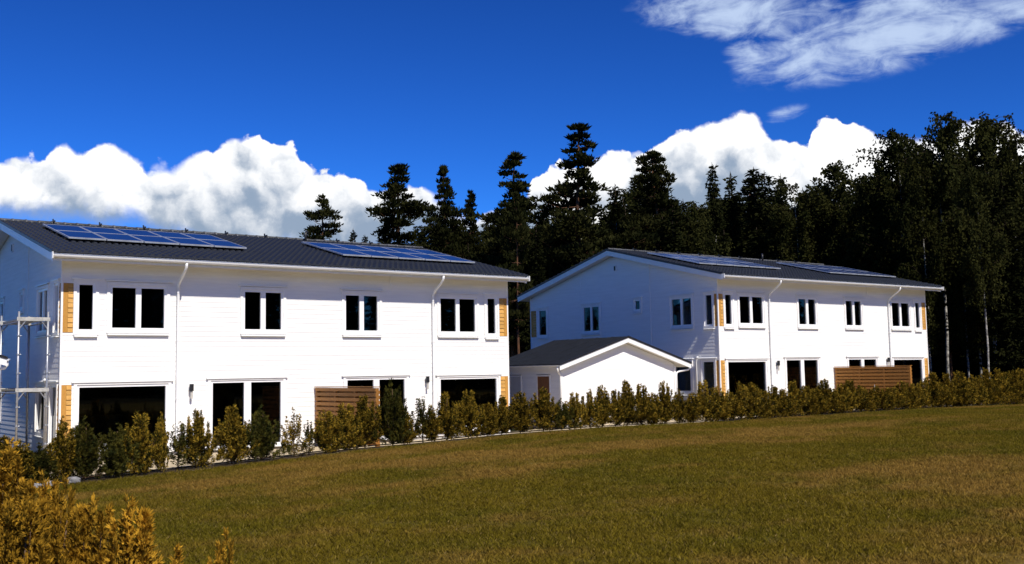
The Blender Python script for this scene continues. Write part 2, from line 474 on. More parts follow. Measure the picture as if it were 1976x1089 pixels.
gi = ng.nodes.new('NodeGroupInput'); go = ng.nodes.new('NodeGroupOutput')
dp = G_.n('GeometryNodeDistributePointsOnFaces', {'Mesh': gi.outputs[0], 'Density': 44.0, 'Seed': 3})
oi = G_.n('GeometryNodeObjectInfo', {'Object': clump})
rv = G_.n('FunctionNodeRandomValue', data_type='FLOAT_VECTOR')
rv.inputs[0].default_value = (-.1, -.1, 0); rv.inputs[1].default_value = (.1, .1, 6.283)
rs = G_.n('FunctionNodeRandomValue', data_type='FLOAT')
rs.inputs[2].default_value = .7; rs.inputs[3].default_value = 1.35
ip = G_.n('GeometryNodeInstanceOnPoints', {'Points': dp.outputs[0], 'Instance': oi.outputs['Geometry'], 'Rotation': rv.outputs[0], 'Scale': rs.outputs[1]})
ng.links.new(ip.outputs[0], go.inputs[0])
md = grass.modifiers.new('scatter', 'NODES'); md.node_group = ng

# ------------------------------------------------------------------ houses
G = 2.05                      # local height of the ground-floor window heads above the ground
HW, HD = 15.21, 12.98         # house width and depth
SL = .243                     # roof pitch (rise per metre)
RY = 6.44                     # ridge
EV, RK = .70, .41             # eave and rake overhang
def ztop(y): return 3.60+SL*((y+.68) if y <= RY else (2*RY-y+.68))
def zund(y): return ztop(y)-.25
# wall frames: (u along wall, v outward, w up) -> house space
def T_front(p): return (p[0], -p[1], p[2]+G)
def T_left(p): return (-p[1], p[0], p[2]+G)
def T_back(p): return (p[0], HD+p[1], p[2]+G)
def T_right(p): return (HW+p[1], p[0], p[2]+G)

def siding(name, T, u0, u1, w0, w1, holes, parent, gable=False, step=.145, lap=.007):
    """lap boarding as real geometry, cut round the openings"""
    mb = MB()
    cuts = {round(w0, 4), round(w1, 4)}
    n = int(math.ceil((w1-w0)/step))
    for i in range(n+1): cuts.add(round(min(w1, w0+i*step), 4))
    for h_ in holes:
        for z in (h_[2], h_[3]):
            if w0 < z < w1: cuts.add(round(z, 4))
    cuts = sorted(cuts)
    def vo(w): return lap*(1-((w-w0) % step)/step)
    def lim(w):
        if not gable: return (u0, u1)
        if w <= zund(0): return (u0, u1)
        y = (w+.25-3.60)/SL-.68
        return (max(u0, y), min(u1, 2*RY-y))
    faces = 0
    for a, b in zip(cuts[:-1], cuts[1:]):
        if b-a < 1e-3: continue
        mid = (a+b)/2
        la, lb = lim(a), lim(b)
        if gable and lb[1]-lb[0] <= 0.01: continue
        segs = [[la[0], la[1], lb[0], lb[1]]]
        for h_ in holes:
            if h_[2] < mid < h_[3]:
                ns = []
                for s in segs:
                    if h_[0] < s[1] and h_[1] > s[0]:
                        if h_[0] > s[0]+1e-3: ns.append([s[0], h_[0], s[2], h_[0]])
                        if h_[1] < s[1]-1e-3: ns.append([h_[1], s[1], h_[1], s[3]])
                    else: ns.append(s)
                segs = ns
        va = lap*(1-((a-w0+1e-5) % step)/step)
        vb = va-lap*(b-a)/step
        bottom = ((a-w0+1e-5) % step) < 2e-4
        for s in segs:
            q = [T((s[0], va, a)), T((s[1], va, a)), T((s[3], vb, b)), T((s[2], vb, b))]
            fs = [(0, 1, 2, 3)]
            if bottom:
                q += [T((s[0], 0, a)), T((s[1], 0, a))]
                fs.append((4, 5, 1, 0))
            mb.add(q, fs)
    o = mb.build(name, SIDING, parent)
    o['kind'] = 'stuff'
    return o

def ring(mb, T, u0, u1, w0, w1, t, v0, v1, bottom=True):
    """rectangular frame of width t outside the given rectangle, butted members"""
    mb.box(u0-t, u0, v0, v1, w0-(t if bottom else 0), w1+t, T)
    mb.box(u1, u1+t, v0, v1, w0-(t if bottom else 0), w1+t, T)
    mb.box(u0, u1, v0, v1, w1, w1+t, T)
    if bottom: mb.box(u0, u1, v0, v1, w0-t, w0, T)

def opening(name, T, panes, w0, w1, parent, holes, door=False, cap=.20, sillw=.1, small=False):
    u0, u1 = panes[0][0], panes[-1][1]
    fr = MB(); t = .07
    ring(fr, T, u0, u1, w0, w1, t, -.10, .012)
    for a, b in zip(panes[:-1], panes[1:]): fr.box(a[1], b[0], -.09, .008, w0, w1, T)
    win = fr.build(name, VINYL, parent)
    holes.append((u0-t, u1+t, w0-t, w1+t))
    for a, b in panes:
        pm = MB(); pm.box(a, b, -.065, -.045, w0, w1, T)
        pm.build('pane', GLASS, win)
    cs = MB()
    cw = .085
    e = .0015
    ring(cs, T, u0-t+e, u1+t-e, w0-t+e, w1+t-e, cw, .0, .042, bottom=not door)
    cs.build('casing', PAINT, win)
    dc = MB()
    zc = w1+cap
    dc.hexa([T(p) for p in ((u0-.21, .0, zc-.012), (u1+.21, .0, zc-.012), (u1+.21, .075, zc-.03), (u0-.21, .075, zc-.03),
                            (u0-.21, .0, zc+.02), (u1+.21, .0, zc+.02), (u1+.21, .075, zc+.0), (u0-.21, .075, zc+.0))])
    dc.build('drip_cap', METALW, win)
    si = MB()
    zs = w0-t-.085+.002
    if door:
        si.box(u0-.1, u1+.1, .0, .12, w0-t-.05, w0-t-.002, T)
    else:
        si.hexa([T(p) for p in ((u0-.14, .0, zs-.045), (u1+.14, .0, zs-.045), (u1+.12, .085, zs-.06), (u0-.12, .085, zs-.06),
                                (u0-.14, .0, zs-.004), (u1+.14, .0, zs-.004), (u1+.12, .085, zs-.034), (u0-.12, .085, zs-.034))])
    si.build('sill', METALW, win)
    return win

def corner_wood(T, u0, u1, w0, w1, parent, holes, plank='lo', nb=None):
    holes.append((u0, u1, w0, w1))
    pw = .13
    pl = MB()
    if plank == 'lo': a, b = u0+.002, u0+pw; c, d = u0+pw+.004, u1-.003
    elif plank == 'hi': a, b = u1-pw, u1-.002; c, d = u0+.003, u1-pw-.004
    pl.box(a, b, -.04, .016, w0+.002, w1-.002, T)
    pl.build('corner_plank', WOODC, parent)
    n = nb or max(1, round((w1-w0)/.136))
    st = (w1-w0)/n
    for i in range(n):
        z0 = w0+i*st; z1 = z0+st
        m = MB()
        off = .004*((i*7) % 3)
        m.hexa([T(p) for p in ((c, -.03, z0+.006), (d, -.03, z0+.006), (d, .020+off, z0+.006), (c, .020+off, z0+.006),
                               (c, -.03, z1-.006), (d, -.03, z1-.006), (d, .004+off, z1-.006), (c, .004+off, z1-.006))])
        m.build('cladding_board', WOODY, parent)

def make_house(loc):
    H = empty('semi_detached_house', loc)
    hf, hl = [], []
    U = (1.61, 2.75); NN = (1.557, 2.797)
    # front openings
    opening('window', T_front, [(.455, .822)], *NN, H, hf, cap=.17)
    opening('window', T_front, [(1.349, 2.003), (2.155, 2.816)], *U, H, hf)
    opening('window', T_front, [(5.27, 5.78), (5.94, 6.453)], *U, H, hf)
    opening('window', T_front, [(8.70, 9.20), (9.358, 9.863)], *U, H, hf)
    opening('window', T_front, [(12.343, 12.977), (13.129, 13.79)], *U, H, hf)
    opening('window', T_front, [(14.336, 14.67)], *NN, H, hf, cap=.17)
    opening('picture_window', T_front, [(.50, 2.883)], -1.62, -.05, H, hf, cap=.16)
    opening('patio_door', T_front, [(4.28, 5.26), (5.48, 6.445)], -1.85, 0, H, hf, door=True, cap=.15)
    opening('patio_door', T_front, [(8.744, 9.705), (9.922, 10.88)], -1.85, 0, H, hf, door=True, cap=.15)
    opening('picture_window', T_front, [(12.31, 14.68)], -1.62, -.04, H, hf, cap=.16)
    # left gable openings
    opening('window', T_left, [(.34, .689)], *NN, H, hl, cap=.17)
    opening('window', T_left, [(1.545, 2.07), (2.18, 2.704)], *U, H, hl)
    opening('window', T_left, [(4.75, 5.05)], 2.457, 2.838, H, hl, cap=.18)
    opening('window', T_left, [(7.61, 8.12), (8.23, 8.74)], *U, H, hl)
    opening('window', T_left, [(11.70, 12.287)], *NN, H, hl, cap=.17)
    opening('window', T_left, [(.34, .95)], -1.55, -.03, H, hl, cap=.17)
    opening('window', T_left, [(1.70, 2.60)], -1.25, -.03, H, hl, cap=.17)
    opening('window', T_left, [(7.8, 8.7)], -1.0, -.03, H, hl, cap=.17)
    # honey coloured corner cladding
    for w0, w1 in ((1.464, 2.828), (-1.90, .03)):
        corner_wood(T_front, .03, .30, w0, w1, H, hf, 'lo')
        corner_wood(T_front, HW-.36, HW-.03, w0, w1, H, hf, 'hi')
        corner_wood(T_left, .03, .185, w0, w1, H, hl, 'lo')
    corner_wood(T_left, HD-.45, HD-.03, 1.464, 2.828, H, hl, 'hi')
    # boarded walls
    siding('front_boarding', T_front, .03, HW-.03, -1.95, zund(0)+.06, hf, H)
    siding('gable_boarding', T_left, .03, HD-.03, -1.95, zund(RY)+.02, hl, H, gable=True)
    siding('rear_boarding', T_back, .03, HW-.03, -1.95, zund(0)+.06, [], H)
    siding('gable_boarding', T_right, .03, HD-.03, -1.95, zund(RY)+.02, [], H, gable=True)
    # corner trims and gable battens
    for cx in (0, HW):
        for cy in (0, HD):
            c = MB()
            c.box(cx-.024 if cx == 0 else cx-.03, cx+.03 if cx == 0 else cx+.024, cy-.024 if cy == 0 else cy-.03, cy+.03 if cy == 0 else cy+.024, .06, zund(0)+G+.03)
            cc = c.build('corner_trim', PAINT, H)
    for uy in (8.93, 4.06):
        b = MB(); b.box(uy-.025, uy+.025, .0, .03, .17, zund(uy)+.0, T_left); b.build('batten', PAINT, H)
    b = MB(); b.box(10.35, 10.39, .0, .026, 2.98, zund(0)+.03, T_front); b.build('batten', PAINT, H)
    b = MB(); b.box(6.26, 6.42, .0, .05, 4.33, 4.60, T_left); b.build('gable_vent', PAINT, H)
    b2 = MB(); b2.box(6.29, 6.39, .051, .06, 4.36, 4.57, T_left); b2.build('vent_grille', BLACKM, H)
    # plinth
    pl = MB(); pl.box(.04, HW-.04, .04, HD-.04, -.35, .10); pl.build('plinth', CONC, H)
    # inside: floors and partitions
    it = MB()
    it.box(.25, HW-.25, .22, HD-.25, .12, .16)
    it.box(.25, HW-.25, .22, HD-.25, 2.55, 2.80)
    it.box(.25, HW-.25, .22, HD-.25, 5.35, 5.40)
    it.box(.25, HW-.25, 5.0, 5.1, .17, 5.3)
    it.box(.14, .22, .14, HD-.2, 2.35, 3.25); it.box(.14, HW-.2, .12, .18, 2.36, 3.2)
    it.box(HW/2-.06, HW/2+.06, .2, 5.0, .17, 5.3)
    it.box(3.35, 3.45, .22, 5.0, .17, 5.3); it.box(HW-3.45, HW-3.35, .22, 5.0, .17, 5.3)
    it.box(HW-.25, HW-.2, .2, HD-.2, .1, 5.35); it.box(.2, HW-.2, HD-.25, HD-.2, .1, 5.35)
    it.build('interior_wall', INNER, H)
    kt = MB()
    for k in range(4): kt.box(.6+k*.6, 1.18+k*.6, 4.4, 4.98, .17, 1.07)
    for k in range(3): kt.box(.6+k*.6, 1.18+k*.6, 4.6, 4.98, 1.6, 2.3)
    kt.build('kitchen_cupboard', mat('pale_cupboard', (.30, .30, .29), .5), H)
    # soffit + roof deck (solid slab), barge boards
    x0, x1 = -RK, HW+RK-.02
    dk = MB()
    def slab(mb, xa, xb, ya, yb, t0, t1):
        mb.hexa([(xa, ya, ztop(ya)+G-t0), (xb, ya, ztop(ya)+G-t0), (xb, yb, ztop(yb)+G-t0), (xa, yb, ztop(yb)+G-t0),
                 (xa, ya, ztop(ya)+G-t1), (xb, ya, ztop(ya)+G-t1), (xb, yb, ztop(yb)+G-t1), (xa, yb, ztop(yb)+G-t1)])
    YB = 2*RY+EV
    slab(dk, x0+.03, x1-.03, -EV+.06, RY, .235, .06); slab(dk, x0+.03, x1-.03, RY, YB-.06, .235, .06)
    dk.build('soffit', PAINT, H)
    for xa, xb in ((x0, x0+.03), (x1-.03, x1)):
        bb = MB()
        slab(bb, xa, xb, -EV+.02, RY, .26, .035); slab(bb, xa, xb, RY, YB-.02, .26, .035)
        brd = bb.build('barge_board', METALW, H)
        for s, (e0, e1) in ((-1, (xa, xb)),):
            lower = MB()
            xo = xa-.014 if xa < 5 else xb
            slab(lower, xo, xo+.014, -EV+.02, RY, .15, .03); slab(lower, xo, xo+.014, RY, YB-.02, .15, .03)
            lower.build('verge_cover', METALW, brd)
    # roof tiles: pantile waves in stepped courses
    per = .20; sub = 10
    nxw = int((x1-x0)/per*sub)
    xs = np.linspace(x0-.02, x1+.02, nxw+1)
    ph = np.arange(nxw+1)/sub*2*np.pi
    wave = .030*np.tanh(3.2*np.sin(ph))
    ncs = 21
    slope_len = RY+EV+.02
    tv, tf = [], []
    for side in (0, 1):
        rows = []
        for c in range(ncs):
            for k in (0, 1):
                yy = -EV-.02+slope_len*(c+k)/ncs
                zz = 3.60+SL*(yy+.68)+G+.028+(.035 if k == 0 else .0)
                Y_ = yy if side == 0 else 2*RY-yy
                rows.append(np.stack([xs, np.full_like(xs, Y_), zz+wave], 1))
        rows.insert(0, np.stack([xs, np.full_like(xs, rows[0][0, 1]), np.full_like(xs, rows[0][:, 2].min()-.035)], 1))
        o = len(tv)//1
        o = sum(len(r) for r in tv)
        n1 = len(xs)
        tv += rows
        R_ = len(rows)
        for r in range(R_-1):
            a = o+r*n1+np.arange(n1-1)
            q = np.stack([a, a+1, a+n1+1, a+n1], 1)
            tf.append(q if side == 0 else q[:, ::-1])
    me = bpy.data.meshes.new('roof_tiles')
    me.from_pydata(np.concatenate(tv).tolist(), [], np.concatenate(tf).tolist())
    me.materials.append(TILE)
    o = link('roof_tiles', me, H); o['kind'] = 'stuff'
    vt = MB()
    for xa, xb in ((x0-.035, x0-.018), (x1+.018, x1+.035)):
        slab(vt, xa, xb, -EV-.02, RY, .035, -.05); slab(vt, xa, xb, RY, YB+.02, .035, -.05)
    vt.build('verge_edge', BLACKM, H)
    # ridge tiles
    rm = MB(); nseg = 7
    L = .41
    vs = []
    for xx, r in ((0, .125), (L*.86, .118), (L*.86, .135), (L, .135)):
        for k in range(nseg):
            a = math.pi*k/(nseg-1)
            vs.append((xx, -math.cos(a)*r, math.sin(a)*r*.72))
    fs = [(i*nseg+k, (i+1)*nseg+k, (i+1)*nseg+k+1, i*nseg+k+1) for i in range(3) for k in range(nseg-1)]
    fs = [f[::-1] for f in fs]
    rm.add(vs, fs)
    rme = rm.mesh('ridge_tile', RIDGE, True)
    nr = int((x1-x0)/.40)
    rnd = random.Random(3)
    for i in range(nr):
        link('ridge_tile', rme, H, (x0+i*.40, RY+rnd.uniform(-.006, .006), ztop(RY)+G+.015+rnd.uniform(-.004, .006)))
    # roof hooks and vents by the ridge
    hm = MB(); hm.box(-.016, .016, -.03, .03, 0, .10); hm.box(-.025, .025, -.22, -.05, -.03, .03)
    hme = hm.mesh('roof_hook', BLACKM)
    for x in (1.2, 2.69, 4.17, 5.66, 7.14, 8.66, 11.66, 13.13):
        link('roof_hook', hme, H, (x, RY-.06, ztop(RY)+G+.08))
    vp = MB(); vp.tube([(10.22, RY-.3, ztop(RY)+G-.1), (10.22, RY-.3, ztop(RY)+G+.2), (10.24, RY-.28, ztop(RY)+G+.29), (10.32, RY-.2, ztop(RY)+G+.34), (10.40, RY-.12, ztop(RY)+G+.30)], .05, 8)
    vp.build('vent_pipe', BLACKM, H, True)
    vb = MB(); vb.box(14.9, 15.25, RY-.85, RY-.55, ztop(RY-.7)+G-.02, ztop(RY-.7)+G+.10); vb.build('roof_vent', BLACKM, H)
    # solar panels, two arrays of ten
    pm, fm = MB(), MB()
    pw, phh = 1.06, 1.66
    pm.box(.025, pw-.025, .025, phh-.025, .0, .036)
    cell_me = pm.mesh('solar_panel', PANELM)
    ring(fm, lambda p: (p[0], p[2], p[1]), .025, pw-.025, .025, phh-.025, .024, -.005, .042)
    fr_me = fm.mesh('panel_frame', PFRAME)
    tilt = math.atan(SL)
    rmb = MB(); rmb.box(0, 5.5, -.02, .02, -.10, -.012)
    rail_me = rmb.mesh('mounting_rail', BLACKM)
    for ax, ay in ((.50, 1.45), (9.25, 1.22)):
        for r in range(2):
            yy = ay+r*(phh+.015)*math.cos(tilt)
            for fy in (.3, 1.35):
                ry = yy+fy*math.cos(tilt)
                ro = link('mounting_rail', rail_me, H, (ax-.06, ry, ztop(ry)+G+.135)); ro.rotation_euler = (tilt, 0, 0)
            for c in range(5):
                p_ = link('solar_panel', cell_me, H, (ax+c*(pw+.03), yy, ztop(yy)+G+.145))
                p_.rotation_euler = (tilt, 0, 0)
                link('panel_frame', fr_me, p_)
    # gutter, end caps, downspouts
    zg = 3.44+G; yg = -EV-.045
    gm = MB()
    prof = [(math.cos(a)*.07, math.sin(a)*.075) for a in np.linspace(math.pi, 2*math.pi, 9)]
    vs = [(x, yg+p[0], zg+.08+p[1]) for x in (x0-.02, x1+.02) for p in prof]+[(x, yg+p[0]*.9, zg+.08+p[1]*.9) for x in (x0-.02, x1+.02) for p in prof]
    n_ = len(prof)
    fs = [(k, k+1, n_+k+1, n_+k) for k in range(n_-1)]+[(2*n_+k, 3*n_+k, 3*n_+k+1, 2*n_+k+1) for k in range(n_-1)]
    gm.add(vs, fs)
    gt = gm.build('gutter', METALW, H, True)
    for xe in (x0-.03, x1+.022):
        ec = MB(); ec.box(xe-.012, xe+.012, yg-.085, yg+.09, zg-.03, zg+.15); ec.build('gutter_end_cap', METALW, gt)
    fb = MB(); fb.box(x0+.03, x1-.03, -EV+.03, -EV+.055, ztop(-EV)+G-.22, ztop(-EV)+G-.02); fb.build('fascia_board', PAINT, H)
    for dx in (3.20, 12.0):
        d = MB()
        d.tube([(dx, yg, zg+.02), (dx, yg, zg-.06), (dx, yg+.03, zg-.13), (dx, yg+.10, zg-.19), (dx, -.22, zg-.46), (dx, -.12, zg-.54), (dx, -.075, zg-.66), (dx, -.075, zg-1.2), (dx, -.075, .25), (dx, -.12, .16)], .042, 10)
        dd = d.build('downspout', METALW, H, True)
        br = MB()
        for z in (zg-.8, zg-2.2, 1.6): br.tube([(dx, -.075, z), (dx, -.075, z+.04)], .05, 10)
        br.build('pipe_bracket', METALW, dd)
    # wall lamps
    for lx_, lz in ((3.604, -.25), (11.726, -.16)):
        l = MB()
        l.tube([T_front((lx_, .115, lz+.03)), T_front((lx_, .115, lz+.235))], .062, 12)
        l.box(lx_-.03, lx_+.03, .018, .07, lz+.02, lz+.12, T_front)
        lp = l.build('wall_lamp', BLACKM, H)
        g_ = MB(); g_.tube([T_front((lx_, .115, lz-.20)), T_front((lx_, .115, lz+.028))], .035, 10); g_.build('lamp_glass', mat('frosted_lamp', (.45, .43, .38), .4), lp)
    # slim downspout on the gable side
    d = MB(); d.tube([T_left((1.28, .07, -1.8)), T_left((1.28, .07, .06)), T_left((1.24, .12, .16)), T_left((1.1, .14, .18))], .04, 8); d.build('downspout', METALW, H, True)
    return H

H1 = make_house((7.2216, 30.2965, -.1653-G))
tag(H1, 'near white two-storey house with honey wood corners and scaffolding at its gable', 'house', 'white semi-detached houses')
H2 = copy_tree(H1)
H2.location = (33.1674, 29.9166, .3187-G); H2.rotation_euler = (0, 0, -.0093)
H2['label'] = 'farther white two-storey house behind the white garage, in front of the birches'

# slatted privacy screens standing between the terraces
def make_screen(loc, label, rz=0.0):
    S = empty('privacy_screen', loc, rz)
    post = MB(); post.box(-.045, .045, -.045, .045, 0, 1.67)
    pme = post.mesh('post', WOODB)
    for y in (-.12, -1.36, -2.62, -3.88): link('post', pme, S, (.045, y, 0))
    sl = MB(); sl.box(-.022, 0, -3.93, -.06, 0, .098)
    sme = sl.mesh('slat', WOODB)
    for i in range(11):
        link('slat', sme, S, (0, 0, 1.575-i*.148))
    sl2 = MB(); sl2.box(.092, .114, -3.93, -.06, 0, .098)
    sme2 = sl2.mesh('slat', WOODB)
    for i in range(11):
        link('slat', sme2, S, (0, 0, 1.501-i*.148))
    cp = MB(); cp.box(-.045, .118, -3.95, -.05, 1.69, 1.715); cp.build('top_rail', WOODB, S)
    tag(S, label, 'fence', 'slatted screens between terraces')
    return S
make_screen((7.2216+7.6, 30.2965, -2.215+.16), 'brown slatted privacy screen between the terraces of the near house')
make_screen((33.1674+7.6, 29.9166-.07, -1.73+.02), 'long brown slatted privacy screen before the farther house, right of its patio door', -.0093)

# ------------------------------------------------------------------ garages
def make_garage(loc, label, h=1.95, name='garage'):
    """local origin: ground under the left front eave corner; h = eave height; width 6.95, length 4.6"""
    gw, gl = 6.95, 4.6; s_ = 1.05/(gw/2)
    Gr = empty(name, loc)
    ztr = lambda x: h+.03+s_*(x if x < gw/2 else gw-x)
    L_, R_ = .30, gw-.66
    fy = .33
    cxm = gw/2
    # boarded walls as lap siding
    def gsid(T, u0, u1, w0, w1, holes, clip=None):
        mb = MB(); step, lap = .145, .007
        n = int(math.ceil((w1-w0)/step))
        for i in range(n):
            a = w0+i*step; b = min(w1, a+step)
            def lim(w):
                if not clip: return u0, u1
                x = (w-(h-.19))/s_
                return max(u0, x), min(u1, gw-x)
            la, lb = lim(a), lim(b)
            if lb[1]-lb[0] < .05: continue
            segs = [[la[0], la[1], lb[0], lb[1]]]
            for hh in holes:
                if hh[2] < (a+b)/2 < hh[3]:
                    ns = []
                    for s in segs:
                        if hh[0] < s[1] and hh[1] > s[0]: ns += [[s[0], hh[0], s[2], hh[0]], [hh[1], s[1], hh[1], s[3]]]
                        else: ns.append(s)
                    segs = ns
            for s in segs:
                mb.add([T((s[0], lap, a)), T((s[1], lap, a)), T((s[3], 0, b)), T((s[2], 0, b)), T((s[0], 0, a)), T((s[1], 0, a))], [(0, 1, 2, 3), (4, 5, 1, 0)])
        return mb
    Tf = lambda p: (p[0], fy-p[1], p[2]); Tl = lambda p: (L_-p[1], p[0], p[2]); Tr = lambda p: (R_+p[1], p[0], p[2]); Tb = lambda p: (p[0], gl-.3+p[1], p[2])
    z0 = .08
    for nm, mb in (('front_boarding', gsid(Tf, L_, R_, z0, h+1.0, [], True)), ('side_boarding', gsid(Tl, fy, gl-.3, z0, h-.02, [(.95, 1.80, 0, 1.62), (2.75, 3.55, 0, 1.62)])),
                   ('side_boarding', gsid(Tr, fy, gl-.3, z0, h-.02, [])), ('rear_boarding', gsid(Tb, L_, R_, z0, h+1.0, [], True))):
        o = mb.build(nm, SIDING, Gr); o['kind'] = 'stuff'
    for x, y in ((L_, fy), (R_, fy), (L_, gl-.3), (R_, gl-.3)):
        c = MB(); c.box(x-.05, x+.05, y-.05, y+.05, .0, h-.12); c.build('corner_trim', PAINT, Gr)
    pl = MB(); pl.box(L_+.02, R_-.02, fy+.02, gl-.33, -.4, .075); pl.build('plinth', CONC, Gr)
    # side doors
    for y0, y1, mt in ((1.0, 1.75, DOORB), (2.8, 3.5, DOORG)):
        d = MB(); d.box(y0, y1, -.05, -.005, .1, 1.60, Tl); dr = d.build('door', mt, Gr)
        f = MB(); ring(f, Tl, y0, y1, .1, 1.60, .05, -.06, .03, bottom=False); f.build('door_frame', PAINT, dr)
        k = MB(); k.tube([Tl((y0+.08, -.004, .85)), Tl((y0+.08, .06, .85)), Tl((y0+.2, .06, .85))], .012, 6); k.build('handle', BLACKM, dr)
    # roof: felt slab in two slopes, white boards, black edge strip
    rf = MB()
    def gsl(mb, xa, xb, ya, yb, t0, t1):
        mb.hexa([(xa, ya, ztr(xa)-t0), (xb, ya, ztr(xb)-t0), (xb, yb, ztr(xb)-t0), (xa, yb, ztr(xa)-t0), (xa, ya, ztr(xa)-t1), (xb, ya, ztr(xb)-t1), (xb, yb, ztr(xb)-t1), (xa, yb, ztr(xa)-t1)])
    gsl(rf, 0, cxm, .0, gl, .04, 0); gsl(rf, cxm, gw, .0, gl, .04, 0)
    roof = rf.build('roof', FELT, Gr)
    st = MB()
    for i in range(1, 5):
        yy = gl*i/5
        gsl(st, .02, cxm, yy-.05, yy+.05, .0, -.008); gsl(st, cxm, gw-.02, yy-.05, yy+.05, .0, -.008)
    st.build('felt_lap', FELT, roof)
    eg = MB(); gsl(eg, -.02, cxm, -.025, .035, .05, -.015); gsl(eg, cxm, gw+.02, -.025, .035, .05, -.015); eg.build('roof_edge', BLACKM, roof)
    so = MB(); gsl(so, .06, cxm, .05, gl-.05, .20, .045); gsl(so, cxm, gw-.06, .05, gl-.05, .20, .045); so.build('soffit', PAINT, Gr)
    for ya in (.0, gl-.04):
        bb = MB(); gsl(bb, .0, cxm, ya+.004, ya+.036, .235, .052); gsl(bb, cxm, gw, ya+.004, ya+.036, .235, .052); bb.build('barge_board', METALW, Gr)
    # gutters with swan-neck downspouts
    for x, wx, sg in ((-.03, L_, 1), (gw+.03, R_, -1)):
        g_ = MB()
        prof = [(math.cos(a)*.06, math.sin(a)*.065) for a in np.linspace(math.pi, 2*math.pi, 7)]
        n_ = 7
        vs = [(x+p[0], y, h-.01+p[1]) for y in (.04, gl-.04) for p in prof]
        g_.add(vs, [(k, n_+k, n_+k+1, k+1) for k in range(n_-1)])
        g_.add([(x+.001+p[0]*.9, y, h-.01+p[1]*.9) for y in (.04, gl-.04) for p in prof], [(k, k+1, n_+k+1, n_+k) for k in range(n_-1)])
        gu = g_.build('gutter', METALW, Gr, True)
        d = MB(); px = wx-sg*.06
        d.tube([(x, .12, h-.06), (x, .12, h-.18), (x+sg*.05, .14, h-.26), (px-sg*.1, .24, h-.33), (px-sg*.02, .27, h-.38), (px, .28, h-.48), (px, .28, .2)], .038, 9)
        d.build('downspout', METALW, Gr, True)
    tag(Gr, label, 'garage')
    return Gr
make_garage((24.60, 30.0, -1.78), 'low white garage with black felt roof between the two houses', h=.245+1.78)

# the corner of a porch roof that enters the frame at the left
make_garage((5.82-6.95, 30.0, -2.22), 'white outbuilding whose roof corner shows at the left frame edge beside the scaffold', h=.60+2.22, name='outbuilding')

# ------------------------------------------------------------------ scaffold
def make_scaffold():
    S = empty('scaffold', (6.13, 30.2, -2.2))
    Wd, Ln, Hh = .73, 2.25, 4.05
    pole = MB(); pole.tube([(0, 0, 0), (0, 0, Hh)], .03, 8)
    pme = pole.mesh('pole', ALU, True)
    for x in (0, Wd):
        for y in (0, Ln): link('pole', pme, S, (x, y, 0))
    for z in (1.90, 3.80):
        for y in (0, Ln):
            t = MB(); t.box(-.05, Wd+.05, y-.03, y+.03, z, z+.10); t.build('transom', DECK, S)
            br = MB()
            br.tube([(.01, y, z-.22), (.17, y, z)], .018, 6); br.tube([(Wd-.01, y, z-.22), (Wd-.17, y, z)], .018, 6); br.build('brace', ALU, S)
        for k in range(3):
            d = MB(); d.box(.03+k*.23, .03+k*.23+.215, .03, Ln-.03, z+.03, z+.075); d.build('deck_plank', DECK, S)
        lg = MB(); lg.tube([(0, 0, z-.03), (0, Ln, z-.03)], .02, 6); lg.tube([(Wd, 0, z-.03), (Wd, Ln, z-.03)], .02, 6); lg.build('ledger', ALU, S)
    for x in (0, Wd):
        for y in (0, Ln):
            b = MB(); b.box(x-.075, x+.075, y-.075, y+.075, 0, .015); b.build('base_plate', ALU, S)
    c = MB()
    for z in (.5, 1.0, 1.5, 2.4, 2.9, 3.4):
        for x in (0, Wd): c.tube([(x, 0, z-.02), (x, 0, z+.02)], .045, 8)
        c.tube([(Wd, 0, z), (Wd+.07, 0, z)], .012, 6); c.tube([(0, 0, z), (.07, 0, z)], .012, 6)
    c.build('coupler', ALU, S)
    tag(S, 'metal scaffold with two pale decks standing against the near house gable', 'scaffold')
make_scaffold()

# ------------------------------------------------------------------ placing by bearing
def bearing(px):
    """ground-plane direction of a point px (0..1976) across the photograph, at horizon height"""
    x = (px-988)/2014.9
    y = (544.5-(736-px*.0172))/2014.9
    d = rt*x+up*y+fw
    return math.atan2(d.x, d.y)
def elev(px, py):
    d = rt*((px-988)/2014.9)+up*((544.5-py)/2014.9)+fw
    return d.z/math.hypot(d.x, d.y)
def spot(px, dist):
    a = bearing(px); return dist*math.sin(a), dist*math.cos(a)

# ------------------------------------------------------------------ trees
def trunk_mesh(mb, H, r0, r1, lean, rnd, n=8, seg=9):
    pts, rs_ = [], []
    for i in range(seg+1):
        t = i/seg
        pts.append((lean[0]*t*t+rnd.uniform(-.06, .06)*(0 < i), lean[1]*t*t+rnd.uniform(-.06, .06)*(0 < i), H*t-.15*(i == 0)))
        rs_.append(r0*(1-t)**.8+r1*t if i else r0*1.25)
    mb.tube(pts, rs_, n)
    return pts
def at_h(pts, H, z):
    t = max(0, min(.999, z/H))*(len(pts)-1); i = int(t); f = t-i
    return Vector(pts[i]).lerp(Vector(pts[i+1]), f)

